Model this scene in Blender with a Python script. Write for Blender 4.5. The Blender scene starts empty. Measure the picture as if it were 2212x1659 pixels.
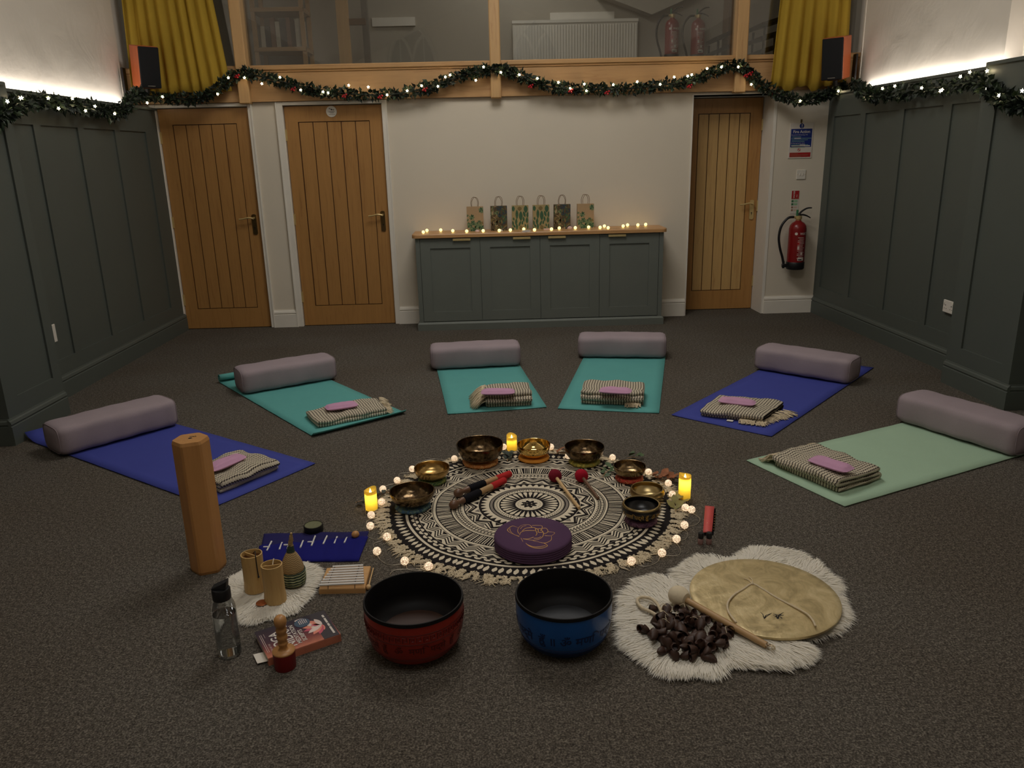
import bpy, math, random
from math import sin, cos, pi, radians, sqrt, atan2, hypot
from mathutils import Vector, Matrix, noise as mnoise
SC = bpy.context.scene
COL = SC.collection
# ------------------------------------------------------------------ camera
F_PX, PITCH, ROLL, YAW, CAM_H = 1690.09, 0.2852, -0.02419, 0.02204, 1.52724
YW = 7.376           # y of the far wall
_F = Vector((sin(YAW)*cos(PITCH), cos(YAW)*cos(PITCH), -sin(PITCH)))
_R0 = Vector((cos(YAW), -sin(YAW), 0)); _U0 = _R0.cross(_F)
_R = cos(ROLL)*_R0 + sin(ROLL)*_U0; _U = -sin(ROLL)*_R0 + cos(ROLL)*_U0
CAM = Vector((0, 0, CAM_H))
cd = bpy.data.cameras.new('camera'); cam = bpy.data.objects.new('camera', cd); COL.objects.link(cam)
cd.sensor_width = 36; cd.lens = F_PX/2212*36; cd.clip_end = 60
m = Matrix((( _R.x,_U.x,-_F.x,0),(_R.y,_U.y,-_F.y,0),(_R.z,_U.z,-_F.z,CAM_H),(0,0,0,1)))
cam.matrix_world = m
SC.camera = cam
def ray(u, v): return _F + _R*((u-1106)/F_PX) - _U*((v-829.5)/F_PX)
def fl(u, v, z=0.0):                 # the place on the floor (or at height z) seen at u, v
    d = ray(u, v); t = (z-CAM_H)/d.z; return Vector((d.x*t, d.y*t, z))
def wl(u, v, y=YW):                  # the place on an upright plane parallel to the far wall
    d = ray(u, v); t = y/d.y; return Vector((d.x*t, y, CAM_H+d.z*t))
def xl(u, v, x):                     # the place on an upright plane along the side walls
    d = ray(u, v); t = x/d.x; return Vector((x, d.y*t, CAM_H+d.z*t))
# ------------------------------------------------------------------ render look, world, lights
SC.view_settings.view_transform = 'Standard'; SC.view_settings.look = 'None'
SC.view_settings.gamma = 1; SC.view_settings.use_curve_mapping = False
SC.view_settings.exposure = 0.0
w = bpy.data.worlds.new('world'); SC.world = w; w.use_nodes = True
w.node_tree.nodes['Background'].inputs[0].default_value = (1, .9, .78, 1)
w.node_tree.nodes['Background'].inputs[1].default_value = 0.0
SC.cycles.max_bounces = 7; SC.cycles.diffuse_bounces = 4; SC.cycles.glossy_bounces = 3; SC.cycles.adaptive_threshold = 0.025
SC.cycles.transparent_max_bounces = 8; SC.cycles.use_denoising = True
SC.cycles.sample_clamp_indirect = 4.0; SC.cycles.blur_glossy = 0.5
def area(name, loc, rot, sx, sy, power, col, spread=pi):
    l = bpy.data.lights.new(name, 'AREA'); l.shape = 'RECTANGLE'; l.size = sx; l.size_y = sy
    l.energy = power; l.color = col; l.spread = spread
    o = bpy.data.objects.new(name, l); COL.objects.link(o); o.location = loc; o.rotation_euler = rot
    return o
WARM = (1.0, .80, .58)
# light strips lying on the panel ledges of both side walls, shining up the plaster
LED_Z = 2.000
def strip(name, ax, ay, bx, by, power, side, spread=pi):
    """thin light lying on a ledge from (ax, ay) to (bx, by), facing up and a little towards the wall"""
    A = Vector((ax, ay, LED_Z)); B = Vector((bx, by, LED_Z)); t = (B-A).normalized(); up = Vector((side*.25, 0, 1)).normalized()
    zz = -(up - t*up.dot(t)).normalized(); yy = t; xx = yy.cross(zz)
    o = area(name, (0, 0, 0), (0, 0, 0), .008, (B-A).length, power, (1.0, .92, .84), spread)
    c = (A+B)/2; o.matrix_world = Matrix(((xx.x,yy.x,zz.x,c.x),(xx.y,yy.y,zz.y,c.y),(xx.z,yy.z,zz.z,c.z),(0,0,0,1)))
STRIP_P = 2.0     # watts per metre
strip('ledge_strip_light_left', -3.182, -3.0, -3.050, 7.10, STRIP_P*10.1, -1)
strip('ledge_strip_light_right', 3.298, 4.95, 3.222, 7.0, STRIP_P*2.05, 1)
strip('ledge_strip_light_right', 3.392, -3.0, 3.392, 4.93, STRIP_P*7.9, 1)
# unseen fills added under the roof for ceiling bounce, and one brightening the gallery
ROOF_FILL = [(0.1, 1.3, 33), (0.1, 5.0, 60)]
for px, py, pw_ in ROOF_FILL:
    area('roof_fill_light', (px, py, 4.2), (0, 0, 0), 1.5, 1.5, pw_, (1.0, .96, .91))
area('gallery_fill_light', (0.3, 8.5, 4.1), (0, 0, 0), .4, .4, 9, (1.0, .95, .88))  # added fill light, lifts the dim room behind the glass
# ------------------------------------------------------------------ helpers
def srgb(r, g, b):
    f = lambda c: (c/255/12.92) if c/255 <= .04045 else ((c/255+.055)/1.055)**2.4
    return (f(r), f(g), f(b), 1)
def basis(loc=(0,0,0), rz=0.0): return Matrix.Translation(Vector(loc)) @ Matrix.Rotation(rz, 4, 'Z')
class MB:
    def __init__(s): s.v=[]; s.f=[]; s.m=[]; s.T=None
    def add(s, vs, fs, mi=0):
        n=len(s.v)
        if s.T is not None: vs=[s.T@Vector(p) for p in vs]
        s.v += [tuple(p) for p in vs]; s.f += [tuple(n+i for i in f) for f in fs]; s.m += [mi]*len(fs); return s
    def box(s, x0,x1,y0,y1,z0,z1, mi=0, c=0.0):
        if c<=0:
            vs=[(x0,y0,z0),(x1,y0,z0),(x1,y1,z0),(x0,y1,z0),(x0,y0,z1),(x1,y0,z1),(x1,y1,z1),(x0,y1,z1)]
            return s.add(vs,[(0,3,2,1),(4,5,6,7),(0,1,5,4),(1,2,6,5),(2,3,7,6),(3,0,4,7)],mi)
        out=[(x0+c,y0),(x1-c,y0),(x1,y0+c),(x1,y1-c),(x1-c,y1),(x0+c,y1),(x0,y1-c),(x0,y0+c)]
        inn=[(x0+c,y0+c),(x1-c,y0+c),(x1-c,y0+c),(x1-c,y1-c),(x1-c,y1-c),(x0+c,y1-c),(x0+c,y1-c),(x0+c,y0+c)]
        rings=[[(p[0],p[1],z0) for p in inn],[(p[0],p[1],z0+c) for p in out],[(p[0],p[1],z1-c) for p in out],[(p[0],p[1],z1) for p in inn]]
        return s.loft(rings,mi)
    def loft(s, rings, mi=0, cap=True, closed=True):
        n=len(rings[0]); vs=[p for r in rings for p in r]; fs=[]
        for k in range(len(rings)-1):
            for i in range(n if closed else n-1):
                j=(i+1)%n; fs.append((k*n+i,k*n+j,(k+1)*n+j,(k+1)*n+i))
        if cap:
            fs.append(tuple(reversed(range(n)))); b=(len(rings)-1)*n; fs.append(tuple(range(b,b+n)))
        return s.add(vs,fs,mi)
    def lathe(s, prof, seg=32, mi=0, c=(0,0,0), cap=False, rfun=None):
        rings=[]
        for r,z in prof:
            rings.append([(c[0]+r*(rfun(2*pi*i/seg,z) if rfun else 1)*cos(2*pi*i/seg), c[1]+r*(rfun(2*pi*i/seg,z) if rfun else 1)*sin(2*pi*i/seg), c[2]+z) for i in range(seg)])
        return s.loft(rings,mi,cap)
    def prism(s, pts, z0, z1, mi=0, inset=0.0):
        if inset:
            cx=sum(p[0] for p in pts)/len(pts); cy=sum(p[1] for p in pts)/len(pts)
            q=[(p[0]+(cx-p[0])*inset/max(1e-6,hypot(p[0]-cx,p[1]-cy)),p[1]+(cy-p[1])*inset/max(1e-6,hypot(p[0]-cx,p[1]-cy))) for p in pts]
            h=min(inset,(z1-z0)/3)
            return s.loft([[(p[0],p[1],z0) for p in pts],[(p[0],p[1],z1-h) for p in pts],[(p[0],p[1],z1) for p in q]],mi)
        return s.loft([[(p[0],p[1],z0) for p in pts],[(p[0],p[1],z1) for p in pts]],mi)
    def tube(s, pts, r, seg=8, mi=0, cap=True, closed=False):
        pts=[Vector(p) for p in pts]; n=len(pts); rs=r if isinstance(r,(list,tuple)) else [r]*n; rings=[]; ref=None
        for i,p in enumerate(pts):
            if closed: t=(pts[(i+1)%n]-pts[i-1])
            else: t=(pts[min(i+1,n-1)]-pts[max(i-1,0)])
            if t.length<1e-9: t=Vector((0,0,1))
            t.normalize()
            if ref is None:
                ref=Vector((0,0,1)) if abs(t.z)<.9 else Vector((1,0,0))
            a=(ref-t*ref.dot(t))
            if a.length<1e-6: a=t.orthogonal()
            a.normalize(); b=t.cross(a); ref=a
            rings.append([tuple(p+(a*cos(2*pi*k/seg)+b*sin(2*pi*k/seg))*rs[i]) for k in range(seg)])
        if closed: rings.append(rings[0]); return s.loft(rings,mi,False)
        return s.loft(rings,mi,cap)
    def sphere(s, c, r, seg=12, rn=8, mi=0, sc=(1,1,1)):
        rings=[]
        for k in range(rn+1):
            a=-pi/2+pi*k/rn; rr=max(1e-5,cos(a)*r)
            rings.append([(c[0]+rr*cos(2*pi*i/seg)*sc[0],c[1]+rr*sin(2*pi*i/seg)*sc[1],c[2]+r*sin(a)*sc[2]) for i in range(seg)])
        return s.loft(rings,mi,False)
    def poly(s, pts, mi=0): return s.add(pts,[tuple(range(len(pts)))],mi)
    def build(s, name, mats, parent=None, smooth=False, kind=None, label=None, bevel=0, subsurf=0, origin=None):
        me=bpy.data.meshes.new(name); v=s.v
        if origin is not None: v=[(p[0]-origin[0],p[1]-origin[1],p[2]-origin[2]) for p in v]
        me.from_pydata(v,[],s.f)
        if not isinstance(mats,(list,tuple)): mats=[mats]
        for mm in mats: me.materials.append(mm)
        if len(mats)>1: me.polygons.foreach_set('material_index', s.m)
        if smooth:
            me.polygons.foreach_set('use_smooth',[True]*len(me.polygons))
            if smooth!='all': me.set_sharp_from_angle(angle=radians(38))
        me.update()
        o=bpy.data.objects.new(name,me); COL.objects.link(o)
        if origin is not None: o.location=origin
        if parent is not None: o.parent=parent
        if kind: o['kind']=kind
        if label: o['label']=label
        if bevel:
            b=o.modifiers.new('bevel','BEVEL'); b.width=bevel; b.segments=2; b.limit_method='ANGLE'
        if subsurf:
            b=o.modifiers.new('sub','SUBSURF'); b.levels=subsurf; b.render_levels=subsurf
        return o
def tag(o, label, cat, group=None, kind=None):
    o['label']=label; o['category']=cat
    if group: o['group']=group
    if kind: o['kind']=kind
    return o
def thing(name, label, cat, loc=(0,0,0), rz=0.0, group=None):
    o=bpy.data.objects.new(name,None); COL.objects.link(o); o.empty_display_size=.05
    o.location=loc; o.rotation_euler=(0,0,rz); return tag(o,label,cat,group)
def dup(root, loc=None, rz=None, label=None, group=None):
    r=root.copy(); COL.objects.link(r)
    if loc is not None: r.location=loc
    if rz is not None: r.rotation_euler=(0,0,rz)
    if label: r['label']=label
    if group: r['group']=group
    for ch in list(root.children):
        c=ch.copy(); COL.objects.link(c); c.parent=r
        for g in list(ch.children):
            d=g.copy(); COL.objects.link(d); d.parent=c
    return r
def struct(name, mb, mats, parent=None, **k): return mb.build(name, mats, parent, kind=None if parent else 'structure', **k)
_fonts={}
def text_geo(body, size, align='LEFT', bold=0.0, spacing=1.0):
    cu=bpy.data.curves.new('t','FONT'); cu.body=body; cu.size=size; cu.align_x=align; cu.offset=bold; cu.space_character=spacing
    cu.resolution_u=3
    o=bpy.data.objects.new('t',cu); COL.objects.link(o)
    dg=bpy.context.evaluated_depsgraph_get(); me=bpy.data.meshes.new_from_object(o.evaluated_get(dg))
    vs=[tuple(v.co) for v in me.vertices]; fs=[tuple(p.vertices) for p in me.polygons]
    bpy.data.objects.remove(o); bpy.data.curves.remove(cu); bpy.data.meshes.remove(me)
    return vs,fs
def spline(pts, n=8, closed=False):
    P=[Vector(p) for p in pts]; out=[]; L=len(P)
    rng=range(L if closed else L-1)
    for i in rng:
        if closed: a,b,c,d=P[i-1],P[i],P[(i+1)%L],P[(i+2)%L]
        else: a,b,c,d=P[max(i-1,0)],P[i],P[i+1],P[min(i+2,L-1)]
        for k in range(n):
            t=k/n
            out.append(.5*((2*b)+(c-a)*t+(2*a-5*b+4*c-d)*t*t+(3*b-3*c+d-a)*t**3))
    if not closed: out.append(P[-1])
    return out
# ------------------------------------------------------------------ materials
class NT:
    def __init__(s,name):
        s.mat=bpy.data.materials.new(name); s.mat.use_nodes=True; s.n=s.mat.node_tree.nodes; s.l=s.mat.node_tree.links
        s.b=s.n['Principled BSDF']; s.out=s.n['Material Output']; s.tc=None
    def coord(s,kind='Object',scale=(1,1,1),rot=(0,0,0)):
        t=s.n.new('ShaderNodeTexCoord'); mp=s.n.new('ShaderNodeMapping'); s.l.new(t.outputs[kind],mp.inputs[0])
        mp.inputs['Scale'].default_value=scale; mp.inputs['Rotation'].default_value=rot; return mp.outputs[0]
    def noise(s,vec,scale,detail=2,rough=.5,dist=0):
        t=s.n.new('ShaderNodeTexNoise'); s.l.new(vec,t.inputs['Vector']); t.inputs['Scale'].default_value=scale
        t.inputs['Detail'].default_value=detail; t.inputs['Roughness'].default_value=rough; t.inputs['Distortion'].default_value=dist
        return t.outputs['Fac']
    def ramp(s,fac,stops):
        r=s.n.new('ShaderNodeValToRGB'); s.l.new(fac,r.inputs[0]); e=r.color_ramp.elements
        while len(e)<len(stops): e.new(.5)
        for i,(p,c) in enumerate(stops): e[i].position=p; e[i].color=c
        return r.outputs[0]
    def math(s,op,a,b=None,c=None):
        t=s.n.new('ShaderNodeMath'); t.operation=op
        for i,x in enumerate((a,b,c)):
            if x is None: continue
            if isinstance(x,(int,float)): t.inputs[i].default_value=x
            else: s.l.new(x,t.inputs[i])
        return t.outputs[0]
    def sep(s,vec):
        t=s.n.new('ShaderNodeSeparateXYZ'); s.l.new(vec,t.inputs[0]); return t.outputs
    def bump(s,h,strength=.3,dist=.002):
        t=s.n.new('ShaderNodeBump'); s.l.new(h,t.inputs['Height']); t.inputs['Strength'].default_value=strength; t.inputs['Distance'].default_value=dist
        s.l.new(t.outputs[0],s.b.inputs['Normal'])
    def mix(s,fac,a,b):
        t=s.n.new('ShaderNodeMix'); t.data_type='RGBA'; s.l.new(fac,t.inputs[0])
        for i,x in ((6,a),(7,b)):
            if isinstance(x,tuple): t.inputs[i].default_value=x
            else: s.l.new(x,t.inputs[i])
        return t.outputs[2]
    def set(s,col=None,rough=.6,metal=0,spec=None,**k):
        if isinstance(col,tuple): s.b.inputs['Base Color'].default_value=col
        elif col is not None: s.l.new(col,s.b.inputs['Base Color'])
        if isinstance(rough,(int,float)): s.b.inputs['Roughness'].default_value=rough
        else: s.l.new(rough,s.b.inputs['Roughness'])
        s.b.inputs['Metallic'].default_value=metal
        if spec is not None: s.b.inputs['Specular IOR Level'].default_value=spec
        return s
def mul(c,k): return (c[0]*k,c[1]*k,c[2]*k,1)
def plain(name,col,rough=.6,metal=0,var=.12,scale=30,bump=0,bdist=.001,spec=None):
    t=NT(name); v=t.coord(); f=t.noise(v,scale,3)
    c=t.ramp(f,[(.25,mul(col,1-var)),(.75,mul(col,1+var))]); t.set(c,rough,metal,spec=spec)
    if bump: t.bump(f,bump,bdist)
    return t.mat
def wood(name,c1,c2,axis='Z',scale=1.0,rough=.45):
    t=NT(name); sc={'X':(1.2,18,18),'Y':(18,1.2,18),'Z':(18,18,1.2)}[axis]; sc=tuple(x*scale for x in sc)
    v=t.coord(scale=sc); f=t.noise(v,1.6,6,.6,1.2); g=t.noise(v,9,4,.7)
    h=t.math('ADD',t.math('MULTIPLY',f,.7),t.math('MULTIPLY',g,.3))
    c=t.ramp(h,[(.30,c2),(.46,mul(c1,.9)),(.70,c1)]); t.set(c,rough); t.bump(h,.12,.001); return t.mat
def emis(name,col,strength,base=None):
    t=NT(name); t.set(base or (col[0],col[1],col[2],1),.5); t.b.inputs['Emission Color'].default_value=(col[0],col[1],col[2],1)
    t.b.inputs['Emission Strength'].default_value=strength; return t.mat
def glassy(name,col=(1,1,1,1),gloss=.08,tint=(.93,.94,.93,1),rough=.02):
    t=NT(name); tr=t.n.new('ShaderNodeBsdfTransparent'); tr.inputs[0].default_value=tint
    g=t.n.new('ShaderNodeBsdfGlossy'); g.inputs['Roughness'].default_value=rough; g.inputs[0].default_value=col
    lw=t.n.new('ShaderNodeLayerWeight'); lw.inputs[0].default_value=.35
    mx=t.n.new('ShaderNodeMixShader'); f=t.math('ADD',t.math('MULTIPLY',lw.outputs['Fresnel'],.55),gloss)
    t.l.new(f,mx.inputs[0]); t.l.new(tr.outputs[0],mx.inputs[1]); t.l.new(g.outputs[0],mx.inputs[2]); t.l.new(mx.outputs[0],t.out.inputs[0]); return t.mat
M={}
def carpet():
    t=NT('carpet'); v=t.coord(); a=t.noise(v,170,3,.7); b=t.noise(v,60,2,.6); c=t.noise(v,1.3,2)
    h=t.math('ADD',t.math('MULTIPLY',a,.75),t.math('MULTIPLY',b,.25))
    col=t.ramp(h,[(.36,srgb(50,46,41)),(.5,srgb(86,81,74)),(.64,srgb(136,130,119))])
    w2=t.ramp(c,[(.35,(.9,.86,.82,1)),(.65,(1,1,1,1))])
    mm=t.n.new('ShaderNodeMix'); mm.data_type='RGBA'; mm.blend_type='MULTIPLY'; mm.inputs[0].default_value=1
    t.l.new(col,mm.inputs[6]); t.l.new(w2,mm.inputs[7]); t.set(mm.outputs[2],.95,spec=.1); t.bump(h,.9,.006); return t.mat
M['carpet']=carpet()
def plaster(name,col,amp):
    t=NT(name); v=t.coord(); f=t.noise(v,3.2,4,.55,.6); g=t.noise(v,1.1,2); t.set(t.ramp(g,[(.3,mul(col,.96)),(.7,col)]),.85,spec=.15); t.bump(f,amp,.03); return t.mat
M['plaster_old']=plaster('old_plaster',srgb(226,218,205),.25)
M['plaster']=plaster('painted_plaster',srgb(222,212,194),.06)
M['ceiling']=plaster('ceiling_paint',srgb(230,222,208),.05)
M['white_paint']=plain('white_gloss_paint',srgb(232,226,214),.35,var=.03,scale=6)
M['panel']=plain('grey_green_panel_paint',srgb(82,88,82),.5,var=.03,scale=5)
M['panel_cab']=plain('cabinet_paint',srgb(104,109,102),.5,var=.03,scale=5)
OAK1,OAK2=srgb(180,132,74),srgb(150,102,54)
M['oak_z']=wood('oak_upright',OAK1,OAK2,'Z'); M['oak_x']=wood('oak_along',srgb(196,154,104),srgb(166,122,76),'X')
M['oakpost']=wood('oak_post',srgb(204,164,112),srgb(172,126,78),'Z',.8)
M['oakgroove']=wood('oak_groove',srgb(84,50,22),srgb(60,34,14),'Z')
M['top_wood']=wood('worktop_wood',srgb(200,152,100),srgb(160,112,64),'X',1.2,.4)
M['brass']=plain('polished_brass',srgb(206,182,126),.35,.45,.08,20)
M['brass_dark']=plain('aged_brass_plate',srgb(120,100,66),.35,1,.15,20)
M['black']=plain('black_plastic',srgb(20,20,22),.45,var=.1)
M['blackcloth']=plain('black_speaker_cloth',srgb(16,17,20),.9,var=.2,scale=300)
M['white_plastic']=plain('white_plastic',srgb(226,220,208),.35,var=.02)
M['red_paint']=plain('red_extinguisher_paint',srgb(128,20,22),.28,var=.06)
# ------------------------------------------------------------------ the room
LEDGE = 1.99
XRF = lambda y: 3.0775-.037*(y-YW)      # face of the right-hand panelling
XLF = lambda y: -2.9195+.0134*(y-YW)
mb=MB(); mb.box(-3.9,4.1,-3.4,7.9,-.08,0); struct('floor',mb,M['carpet'])
# ceiling: two slopes meeting at a ridge
mb=MB()
for s,x in ((-1,-3.9),(1,4.1)):
    mb.loft([[(0.1,-3.4,4.75),(0.1,9.6,4.75),(0.1,9.6,4.9),(0.1,-3.4,4.9)],[(x,-3.4,3.0),(x,9.6,3.0),(x,9.6,3.15),(x,-3.4,3.15)]],0)
struct('ceiling',mb,M['ceiling'])
def seg_frame(A,B,inward):
    A=Vector((A[0],A[1],0)); B=Vector((B[0],B[1],0)); t=(B-A); L=t.length; t.normalize(); n=Vector((t.y,-t.x,0))
    if n.dot(Vector((inward[0],inward[1],0)))<0: n=-n
    T=Matrix(((t.x,n.x,0,A.x),(t.y,n.y,0,A.y),(0,0,1,0),(0,0,0,1)))
    return T,L,n
def panelling(mb,A,B,inward,panels,depth,zp0=.26,zp1=1.785,skirt=True,capover=.0):
    """board-and-batten panelling: s along A-B, second axis into the room; panels = list of (s0,s1) sunk fields"""
    T,L,n=seg_frame(A,B,inward); mb.T=T
    mb.box(0,L,-depth,-.012,0,LEDGE)                       # backing
    mb.box(0,L,-.012,0,zp1,LEDGE-.02); mb.box(0,L,-.012,0,0,zp0)
    mb.box(-.0,L,-depth,.012+capover,LEDGE-.02,LEDGE)       # ledge board
    xs=[0]+[q for p in panels for q in p]+[L]
    for i in range(0,len(xs),2):
        if xs[i+1]-xs[i]>.002: mb.box(xs[i],xs[i+1],-.012,0,zp0,zp1)
    mb.T=None
def skirting(mb,A,B,inward,h=.155,t=.02,e0=0,e1=0):
    T,L,n=seg_frame(A,B,inward); mb.T=T
    pr=[(0,0),(t,0),(t,h-.045),(t-.006,h-.042),(t-.006,h-.034),(t,h-.030),(t-.004,h-.014),(t-.012,h-.008),(t-.014,h),(0,h)]
    mb.loft([[(-e0,p[0],p[1]) for p in pr],[(L+e1,p[0],p[1]) for p in pr]]); mb.T=None
# right side wall, panelled, with the pier that stands forward
yP=4.93; yQ=4.35
mb=MB(); panelling(mb,(XRF(YW),YW),(XRF(yP),yP),(-1,0),[(YW-7.257,YW-6.782),(YW-6.697,YW-6.191),(YW-6.115,YW-5.625),(YW-5.524,YW-5.02)],.16)
panelling(mb,(3.0,yP),(3.03,yQ),(-1,0),[(.11,.50)],.3)
panelling(mb,(3.03,yQ),(3.75,yQ),(0,-1),[(.1,.62)],.05)
mb.box(3.0,3.3,yP,yP+.03,0,LEDGE)
panelling(mb,(3.75,yQ),(3.75,-3.2),(-1,0),[(.1+.7*k,.7+.7*k) for k in range(10)],.1)
wr=struct('wall_right',mb,M['panel'])
mb=MB(); skirting(mb,(XRF(YW),YW),(XRF(yP),yP),(-1,0)); skirting(mb,(3.0,yP),(3.03,yQ),(-1,0),e0=.02,e1=.02); skirting(mb,(3.03,yQ),(3.75,yQ),(0,-1)); skirting(mb,(3.75,yQ),(3.75,-3.2),(-1,0))
struct('baseboard_right',mb,M['panel'])
mb=MB(); panelling(mb,(XLF(YW),YW),(XLF(4.82),4.82),(1,0),[(YW-7.112,YW-6.636),(YW-6.549,YW-6.071),(YW-5.987,YW-5.515),(YW-5.429,YW-4.96)],.15)
panelling(mb,(-2.745,4.82),(-2.76,4.28),(1,0),[(.06,.43)],.3)
panelling(mb,(-2.76,4.28),(-3.5,4.28),(0,-1),[(.1,.62)],.05)
mb.box(-3.05,-2.745,4.82,4.85,0,LEDGE)
panelling(mb,(-3.5,4.28),(-3.5,-3.2),(1,0),[(.1+.7*k,.7+.7*k) for k in range(10)],.1)
struct('wall_left',mb,M['panel'])
mb=MB(); skirting(mb,(XLF(YW),YW),(XLF(4.82),4.82),(1,0)); skirting(mb,(-2.745,4.82),(-2.76,4.28),(1,0),e0=.02,e1=.02); skirting(mb,(-2.76,4.28),(-3.5,4.28),(0,-1)); skirting(mb,(-3.5,4.28),(-3.5,-3.2),(1,0))
struct('baseboard_left',mb,M['panel'])
# plaster above the ledges, old and uneven
def wavy(mb,y0,y1,xf,z0,z1,amp,sgn,ny=70,nz=40):
    vs=[];fs=[]
    for j in range(nz+1):
        for i in range(ny+1):
            y=y0+(y1-y0)*i/ny; z=z0+(z1-z0)*j/nz
            d=amp*mnoise.noise(Vector((y*1.7,z*1.7,sgn*3)))+amp*.35*mnoise.noise(Vector((y*5,z*5,sgn*9)))
            vs.append((xf(y)-sgn*d,y,z))
    for j in range(nz):
        for i in range(ny):
            a=j*(ny+1)+i; fs.append((a,a+1,a+ny+2,a+ny+1))
    mb.add(vs,fs)
eR=xl(2170,60,3.3).y
mb=MB(); wavy(mb,eR,7.17,lambda y:XRF(y)+.155,LEDGE,3.4,.012,1); mb.box(3.235,3.5,7.17,7.19,LEDGE,3.4); mb.box(3.30,3.5,7.19,7.5,LEDGE,3.4)
mb.box(XRF(eR)+.150,3.6,eR-.03,eR+.004,LEDGE,3.4)
wavy(mb,-3.2,eR-.02,lambda y:3.42+0*y,LEDGE,3.4,.010,1,120,30); mb.box(3.43,3.9,-3.2,eR,LEDGE-.02,LEDGE)
struct('wall_right_upper',mb,M['plaster_old'],smooth='all' if False else False)
mb=MB(); wavy(mb,-3.2,7.15,lambda y:-3.075+.0134*(y-YW),LEDGE,3.4,.012,-1,150,40); mb.box(-3.3,-3.078,7.15,7.17,LEDGE,3.4); mb.box(-3.35,-3.12,7.17,7.5,LEDGE,3.4)
struct('wall_left_upper',mb,M['plaster_old'])
for o in bpy.data.objects:
    if o.name.endswith('_upper'): o.data.polygons.foreach_set('use_smooth',[True]*len(o.data.polygons)); o.data.set_sharp_from_angle(angle=radians(30))
# far wall with three door openings
D1=(-2.913,-2.114); D2=(-1.803,-.936); D3=(1.847,2.568); DH=1.985; YB=YW+.30
mb=MB()
for x0,x1 in ((-3.3,D1[0]-.02),(D1[1]+.02,D2[0]-.02),(D2[1]+.02,D3[0]),(2.592,3.5)): mb.box(x0,x1,YW,YB,0,2.02)
for x0,x1 in ((D1[0]-.02,D1[1]+.02),(D2[0]-.02,D2[1]+.02),(D3[0],2.592)): mb.box(x0,x1,YW+.001,YB,DH+.012,2.02)
struct('wall_back',mb,M['plaster'])
mb=MB(); mb.box(-3.5,4.0,-3.4,-3.2,0,5); struct('wall_rear',mb,M['plaster'])
M['oak_pale']=wood('pale_oak_planks',srgb(208,168,108),srgb(176,134,80),'Z')
def door(n,x0,x1,yf,hinge,ins,lever,plate_mat,lev_mat,plank=0):
    mb=MB(); t=.04; z0=.006; zr=.19; zt=DH-.135; sw=.115
    mb.box(x0+.003,x0+sw,yf,yf+t,z0,DH-.003); mb.box(x1-sw,x1-.003,yf,yf+t,z0,DH-.003)
    mb.box(x0+sw,x1-sw,yf,yf+t,z0,zr); mb.box(x0+sw,x1-sw,yf,yf+t,zt,DH-.003)
    mb.box(x0+sw,x1-sw,yf+.014,yf+t-.008,zr,zt,1)
    npl=5; wpl=(x1-x0-2*sw-.008)/npl
    for i in range(npl):
        a=x0+sw+.006+i*wpl; mb.box(a+.003,a+wpl-.005,yf+.004,yf+.02,zr+.007,zt-.007,plank)
    d=struct('door_%d'%n,mb,[M['oak_z'],M['oakgroove'],M['oak_pale']])
    # lever handle on long plate
    hx=x1-.055; mb=MB(); hz=1.01
    pts=[(hx+.02*cos(a),0,hz+.0+ (.0))for a in ()]
    o=[]
    for k in range(16):
        a=2*pi*k/16; o.append((hx+.021*cos(a), hz+(.035 if sin(a)>0 else -.125)+.012*sin(a)))
    mb.loft([[(p[0],yf-.001,p[1]) for p in o],[(p[0],yf-.009,p[1]) for p in o]],0)
    h=mb.build('handle_plate',plate_mat,d)
    mb=MB(); mb.tube([(hx,yf-.006,hz+.012),(hx,yf-.045,hz+.012)],.010,10)
    mb.tube(spline([(hx,yf-.045,hz+.012),(hx-.04,yf-.05,hz+.019),(hx-.085,yf-.048,hz+.010),(hx-.125,yf-.046,hz+.006)],5),.0075,8)
    mb.build('lever',lev_mat,h,smooth=True)
    mb=MB(); mb.tube([(hx,yf-.009,hz-.075),(hx,yf-.0105,hz-.075)],.006,10); mb.box(hx-.002,hx+.002,yf-.0105,yf-.009,hz-.095,hz-.075); mb.build('keyhole',M['black'],h)
    for hz2 in (1.74,1.0,.28):
        xx=x0 if hinge=='L' else x1
        mb=MB(); mb.tube([(xx-.003,yf-.006,hz2-.05),(xx-.003,yf-.006,hz2+.05)],.007,8); mb.box(xx-.004,xx+.012,yf-.003,yf+.001,hz2-.05,hz2+.05); mb.build('hinge',M['brass'],d,smooth=True)
    return d
door(1,D1[0],D1[1],YW+.018,'L',0,1,M['brass_dark'],M['brass'])
door(2,D2[0],D2[1],YW+.018,'L',0,1,M['brass_dark'],M['brass'])
door(3,D3[0],D3[1],YW+.256,'N',0,1,M['brass'],M['brass'],2)
# white casings
def casing(mb,x0,x1,wl_,wr_,top,y=YW,t=.018,z1=DH):
    mb.box(x0-wl_,x0-.002,y-t,y+.06,0,z1+top,c=.004); mb.box(x1+.002,x1+wr_,y-t,y+.06,0,z1+top,c=.004); mb.box(x0-.002,x1+.002,y-t,y+.06,z1+.003,z1+top,c=.004)
    mb.box(x0-wl_,x0-wl_+.012,y-t-.006,y-t,0,z1+top); mb.box(x1+wr_-.01,x1+wr_,y-t-.006,y-t,0,z1+top)
mb=MB(); casing(mb,D1[0],D1[1],.05,.040,.034); struct('trim_1',mb,M['white_paint'])
mb=MB(); casing(mb,D2[0],D2[1],.062,.05,.034); struct('trim_2',mb,M['white_paint'])
mb=MB(); mb.box(D3[0]-.012,D3[0]+.0,YW-.008,YW+.25,0,2.0); mb.box(D3[1]+.002,D3[1]+.03,YW+.235,YW+.3,0,DH+.03); mb.box(D3[0],D3[1]+.002,YW+.235,YW+.3,DH+.003,DH+.03)
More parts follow.
